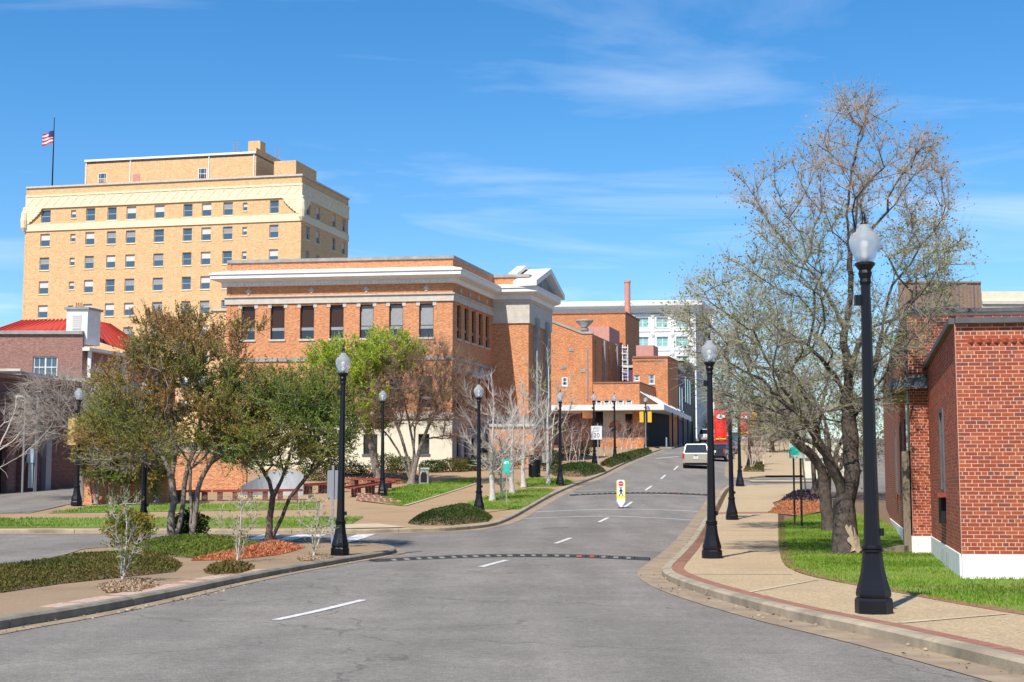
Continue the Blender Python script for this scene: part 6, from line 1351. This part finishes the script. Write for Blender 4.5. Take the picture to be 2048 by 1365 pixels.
# ---- island trees
tree('island_myrtle', 'large multi-trunk tree with bronze-green leaves on the island', 'tree', (345, 1085), [
    [(345, 1085), (340, 1040), (350, 1000), (343, 955), (328, 915), (300, 880), (268, 850)], [(362, 1085, .1), (364, 1040, .1), (367, 985, .1), (376, 930), (398, 880), (400, 810)], [(343, 955), (352, 900, .4), (345, 840, .6), (340, 760, .6)],
    [(378, 1087, -.2), (382, 1040, -.2), (382, 990, -.2), (376, 950, -.2), (400, 900, -.4), (430, 850, -.5)], [(394, 1087, -.2), (391, 1040, -.2), (393, 985, -.2), (408, 945, -.3), (440, 905, -.4), (480, 865, -.4)]],
    [(360, 810, 180, 125, 300), (350, 705, 85, 60, 60), (245, 885, 85, 60, 70), (490, 860, 75, 75, 70), (400, 660, 120, 26, 12), (310, 668, 50, 26, 8)], seed=12, R0=.125, rt=.007, bark='bark_grey', bf=.3, dr=2.2, twigs=7500, tl=.55, up=.5, tr=.004, leaf=[(130000, .052, 'leaf_bronze', (.12, 1), .2), (16000, .05, 'leaf_green', (0, .6), .2), (9000, .055, 'leaf_tan', (.66, 1), .2)])
tree('island_tree', 'smaller dark green tree on the mulch bed of the island', 'tree', (538, 1088), [[(538, 1088), (541, 1030), (547, 990), (538, 960), (518, 930), (495, 900)], [(547, 990), (566, 955), (578, 915), (590, 875)], [(552, 1088, .1), (563, 1040, .1), (577, 1000, .1), (603, 968), (628, 940), (655, 912)]],
    [(560, 860, 100, 80, 150), (645, 855, 70, 85, 100), (600, 790, 95, 50, 70), (485, 885, 45, 45, 40)], seed=13, R0=.105, rt=.007, bark='bark', bf=.3, dr=1.9, twigs=4200, tl=.5, up=.3, tr=.004, leaf=[(80000, .052, 'leaf_green', (0, 1), .1), (9000, .05, 'leaf_bronze', (.2, 1), .3)])
for i, (px, c) in enumerate([(192, 'leaf_mix'), (222, 'leaf_mix'), (252, 'leaf_green'), (284, 'leaf_mix'), (312, 'leaf_bronze')]):
    tree('hedge_myrtle', ['leftmost leafy myrtle clump along the plaza lawn', 'second leafy myrtle clump from the left along the lawn', 'middle leafy myrtle clump along the plaza lawn', 'fourth leafy myrtle clump along the plaza lawn', 'rightmost leafy myrtle clump behind the island trunks'][i], 'tree', (px, 1010), [[(px, 1010), (px - 3, 970), (px - 12, 930)], [(px + 5, 1010, .2), (px + 6, 960, .2), (px + 10, 920)], [(px - 6, 1010, .3), (px - 10, 975, .3), (px - 22, 940)]],
        [(px - 2, 905, 38, 60, 60)], seed=60 + i, R0=.10, rt=.009, bark='bark_grey', bf=.3, dr=1.2, twigs=1300, tl=.5, up=.3, tr=.006, leaf=[(14000, .085, c, (0, 1), .2)], group='myrtles along the plaza lawn')
tree('arching_tree', 'bare grey tree with arching twigs by the parking lot', 'tree', (166, 1003), [[(166, 1003), (163, 940), (157, 890), (130, 840), (90, 805), (50, 792)], [(157, 890), (150, 830), (115, 785), (75, 765)], [(157, 890), (180, 820), (200, 770)]], [(125, 815, 95, 65, 170), (70, 850, 45, 50, 50), (190, 790, 60, 50, 60)], seed=14, R0=.13, rt=.010, bark='bark_grey', bf=.25, dr=2.2, twigs=2600, tl=1.0, tm='twig', up=.05, tr=.006, droop=.2)
tree('edge_tree', 'white bare branches reaching in from the left edge', 'tree', (-70, 1030), [[(-70, 1030), (-40, 960), (-5, 900), (25, 840), (35, 790)], [(-40, 960), (20, 925), (60, 900), (95, 862)], [(-5, 900), (30, 880), (50, 850)]], [(5, 850, 60, 70, 22)], seed=15, R0=.07, rt=.012, bark='bark_white', bf=.4, dr=.8, twigs=60, tl=.7, tm='twig_pale', tr=.008)
# ---- library side trees
tree('spring_tree', 'lime green spring tree in front of the library', 'tree', (757, 967), [[(757, 967), (748, 920), (738, 870), (730, 810), (742, 750)], [(738, 870), (700, 820), (670, 780)], [(730, 810), (780, 750), (820, 720)]], [(690, 745, 80, 58, 130), (775, 708, 62, 34, 70), (660, 805, 55, 50, 60), (740, 800, 50, 60, 50)], seed=16, R0=.2, rt=.012, bark='bark_grey', bf=.3, dr=3, twigs=4200, tl=.8, tm='twig_pale', tr=.008, leaf=[(66000, .115, 'leaf_lime', (0, 1), .1)])
tree('vase_tree', 'vase-shaped bare tree with many trunks in front of the library', 'tree', (822, 969), [[(822, 969), (818, 930), (808, 890), (790, 840), (768, 790), (752, 740)], [(826, 969, .1), (827, 900, .1), (832, 840), (842, 770), (850, 705)], [(830, 969, .2), (838, 900), (862, 840), (892, 780), (925, 735)], [(818, 969, -.1), (800, 905), (768, 860), (735, 832)], [(828, 930), (820, 850, .8), (800, 770, 1), (795, 710, 1)]], [(840, 770, 112, 82, 300), (900, 820, 60, 60, 70), (765, 820, 50, 50, 50)], seed=17, R0=.2, rt=.011, bark='bark_grey', bf=.3, dr=2.6, twigs=9500, tl=.9, tm='twig_red', up=.3, tr=.008, leaf=[(1600, .11, 'leaf_olive', (.3, 1), .1)])
for i, (px, py, top, br, lab) in enumerate([(985, 1002, 745, 60, 'tallest white-barked tree, left of the small lawn'), (1003, 1000, 880, 22, 'slim white-barked sapling beside the teal notice'), (1024, 988, 790, 46, 'white-barked tree right behind the teal notice'), (1047, 975, 770, 50, 'white-barked tree between notice and litter bin'), (1096, 970, 690, 48, 'pale multi-stemmed tree beside the litter bin')]):
    hgt = py - top; tk = [[(px, py), (px - 2, py - hgt * .35), (px + 3, py - hgt * .7), (px - 3, top)]]
    for s_, f_ in ((-1, .25), (1, .3), (-1, .42), (1, .5), (-1, .62)): tk.append([(px + (3 if f_ > .5 else 0), py - hgt * f_), (px + s_ * br * .45, py - hgt * (f_ + .07), s_ * .5), (px + s_ * br * .95, py - hgt * (f_ + .26), s_ * 1.2)])
    if i == 4: tk += [[(px + 6, py, .3), (px + 8, py - 100, .3), (px + 18, py - 180, .5)], [(px - 6, py, .2), (px - 8, py - 120, .2), (px - 22, py - 210)]]
    tree('white_bark_tree', lab, 'tree', (px, py), tk, [(px, py - hgt * .58, br, hgt * .36, 26 if i != 1 else 10)], seed=70 + i, R0=.12 if i != 1 else .06, rt=.014, bark='bark_white', bf=.45, dr=1.4, twigs=460, tl=.7, tm='twig_pale', tr=.009, up=.5, group='white-barked trees on the corner lawn', leaf=[(260, .12, 'leaf_lime', (.3, 1), 0)] if i == 4 else None)
# ---- saplings on the island
for i, (px, py, top, lab) in enumerate([(250, 1164, 990, 'white-stemmed sapling nearest the long hedge on the island'), (480, 1124, 965, 'white-stemmed sapling in front of the mulch bed'), (632, 1114, 990, 'white-stemmed sapling left of the island lamp')]):
    tree('sapling', lab, 'tree', (px, py), [[(px - 6, py), (px - 7, py - 60), (px - 14, (py + top) / 2)], [(px, py), (px + 2, py - 70), (px + 4, top + 30)], [(px + 8, py, .05), (px + 14, py - 55), (px + 26, (py + top) / 2)]], [(px, (py + top) / 2 - 20, 42, (py - top) * .36, 36)], seed=80 + i, R0=.026, rt=.005, bark='bark_white', bf=.35, dr=.5, twigs=320, tl=.22, tm='twig_pale', up=.5, tr=.0028, seg=.15, wob=.006, flare=.3, leaf=[(700 if i == 0 else 330, .05, 'leaf_mix', (0, 1), .1)], group='white-stemmed saplings on the island')
# ---- bare reddish shrubs along both pavements, far trees
for i, (px, py, top) in enumerate([(1142, 938, 840), (1160, 935, 850), (1214, 912, 850), (1248, 900, 850), (1268, 898, 855), (1508, 942, 850), (1522, 930, 840)]):
    tree('bare_shrub', ['reddish bare shrub right of the small-lawn lamp', 'reddish bare shrub left of the speed limit sign', 'thin bare shrub right of the speed limit sign', 'bare shrub below the round theatre sign', 'bare shrub at the theatre corner pillar', 'reddish bare shrub beside the upper right lamp', 'tall reddish bare shrub on the upper right bed'][i], 'shrub', (px, py), [[(px - 5, py), (px - 9, py - 30), (px - 18, top + 25)], [(px, py), (px, py - 40), (px + 3, top + 10)], [(px + 5, py), (px + 9, py - 30), (px + 18, top + 25)]], [(px, (py + top) / 2 - 14, 24, (py - top) * .4, 34)], seed=90 + i, R0=.05, rt=.010, bark='twig_pale', bf=.35, dr=.8, twigs=420, tl=.7, tm='twig_red', up=.6, tr=.007, group='bare reddish shrubs')
for i, (px, py, cy, rx, ry) in enumerate([(1545, 905, 840, 45, 42), (1585, 903, 830, 40, 45), (1505, 893, 845, 28, 35), (1440, 881, 850, 24, 22)]):
    tree('far_tree', ['bare brown tree at the far end of the right sidewalk', 'bare brown tree behind the pale parking sign', 'bare tree far up the right side behind the lamps', 'small bare tree at the top of the street'][i], 'tree', (px, py), [[(px, py), (px - 2, (py + cy) / 2), (px, cy)]], [(px, cy, rx, ry, 80)], seed=100 + i, R0=.2, rt=.02, bark='bark', bf=.3, dr=3, twigs=1500, tl=1.6, tm='twig_red', up=.2, tr=.014, leaf=[(500, .2, 'leaf_mix', (0, 1), .2)], group='far bare trees')
# ---- loose leaves and grit in the gutters
for nm, pth, o0, o1, n, sd in (('gutter_leaves', RK, .05, .5, 500, 1), ('gutter_leaves', IK[:int(len(IK) * .45)], -.4, -.05, 350, 2)):
    rng = np.random.default_rng(sd); p = resample(pth, .1); nn = normals(p); j = rng.choice(len(p), n); q = np.asarray([p[i] + nn[i] * (o0 + (o1 - o0) * rng.random() ** 2.2) for i in j]); z = nprof(q[:, 1]) + .028
    o = put(nm, leaves_mesh(nm, np.column_stack([q, z]), unit(rng.normal(size=(n, 3)) * np.array([1, 1, .12])), .05, 'litter', rng, rng.random(n)), None); stuff(o, 'scattered dry leaves lying in the gutter'); o['category'] = 'leaf litter'
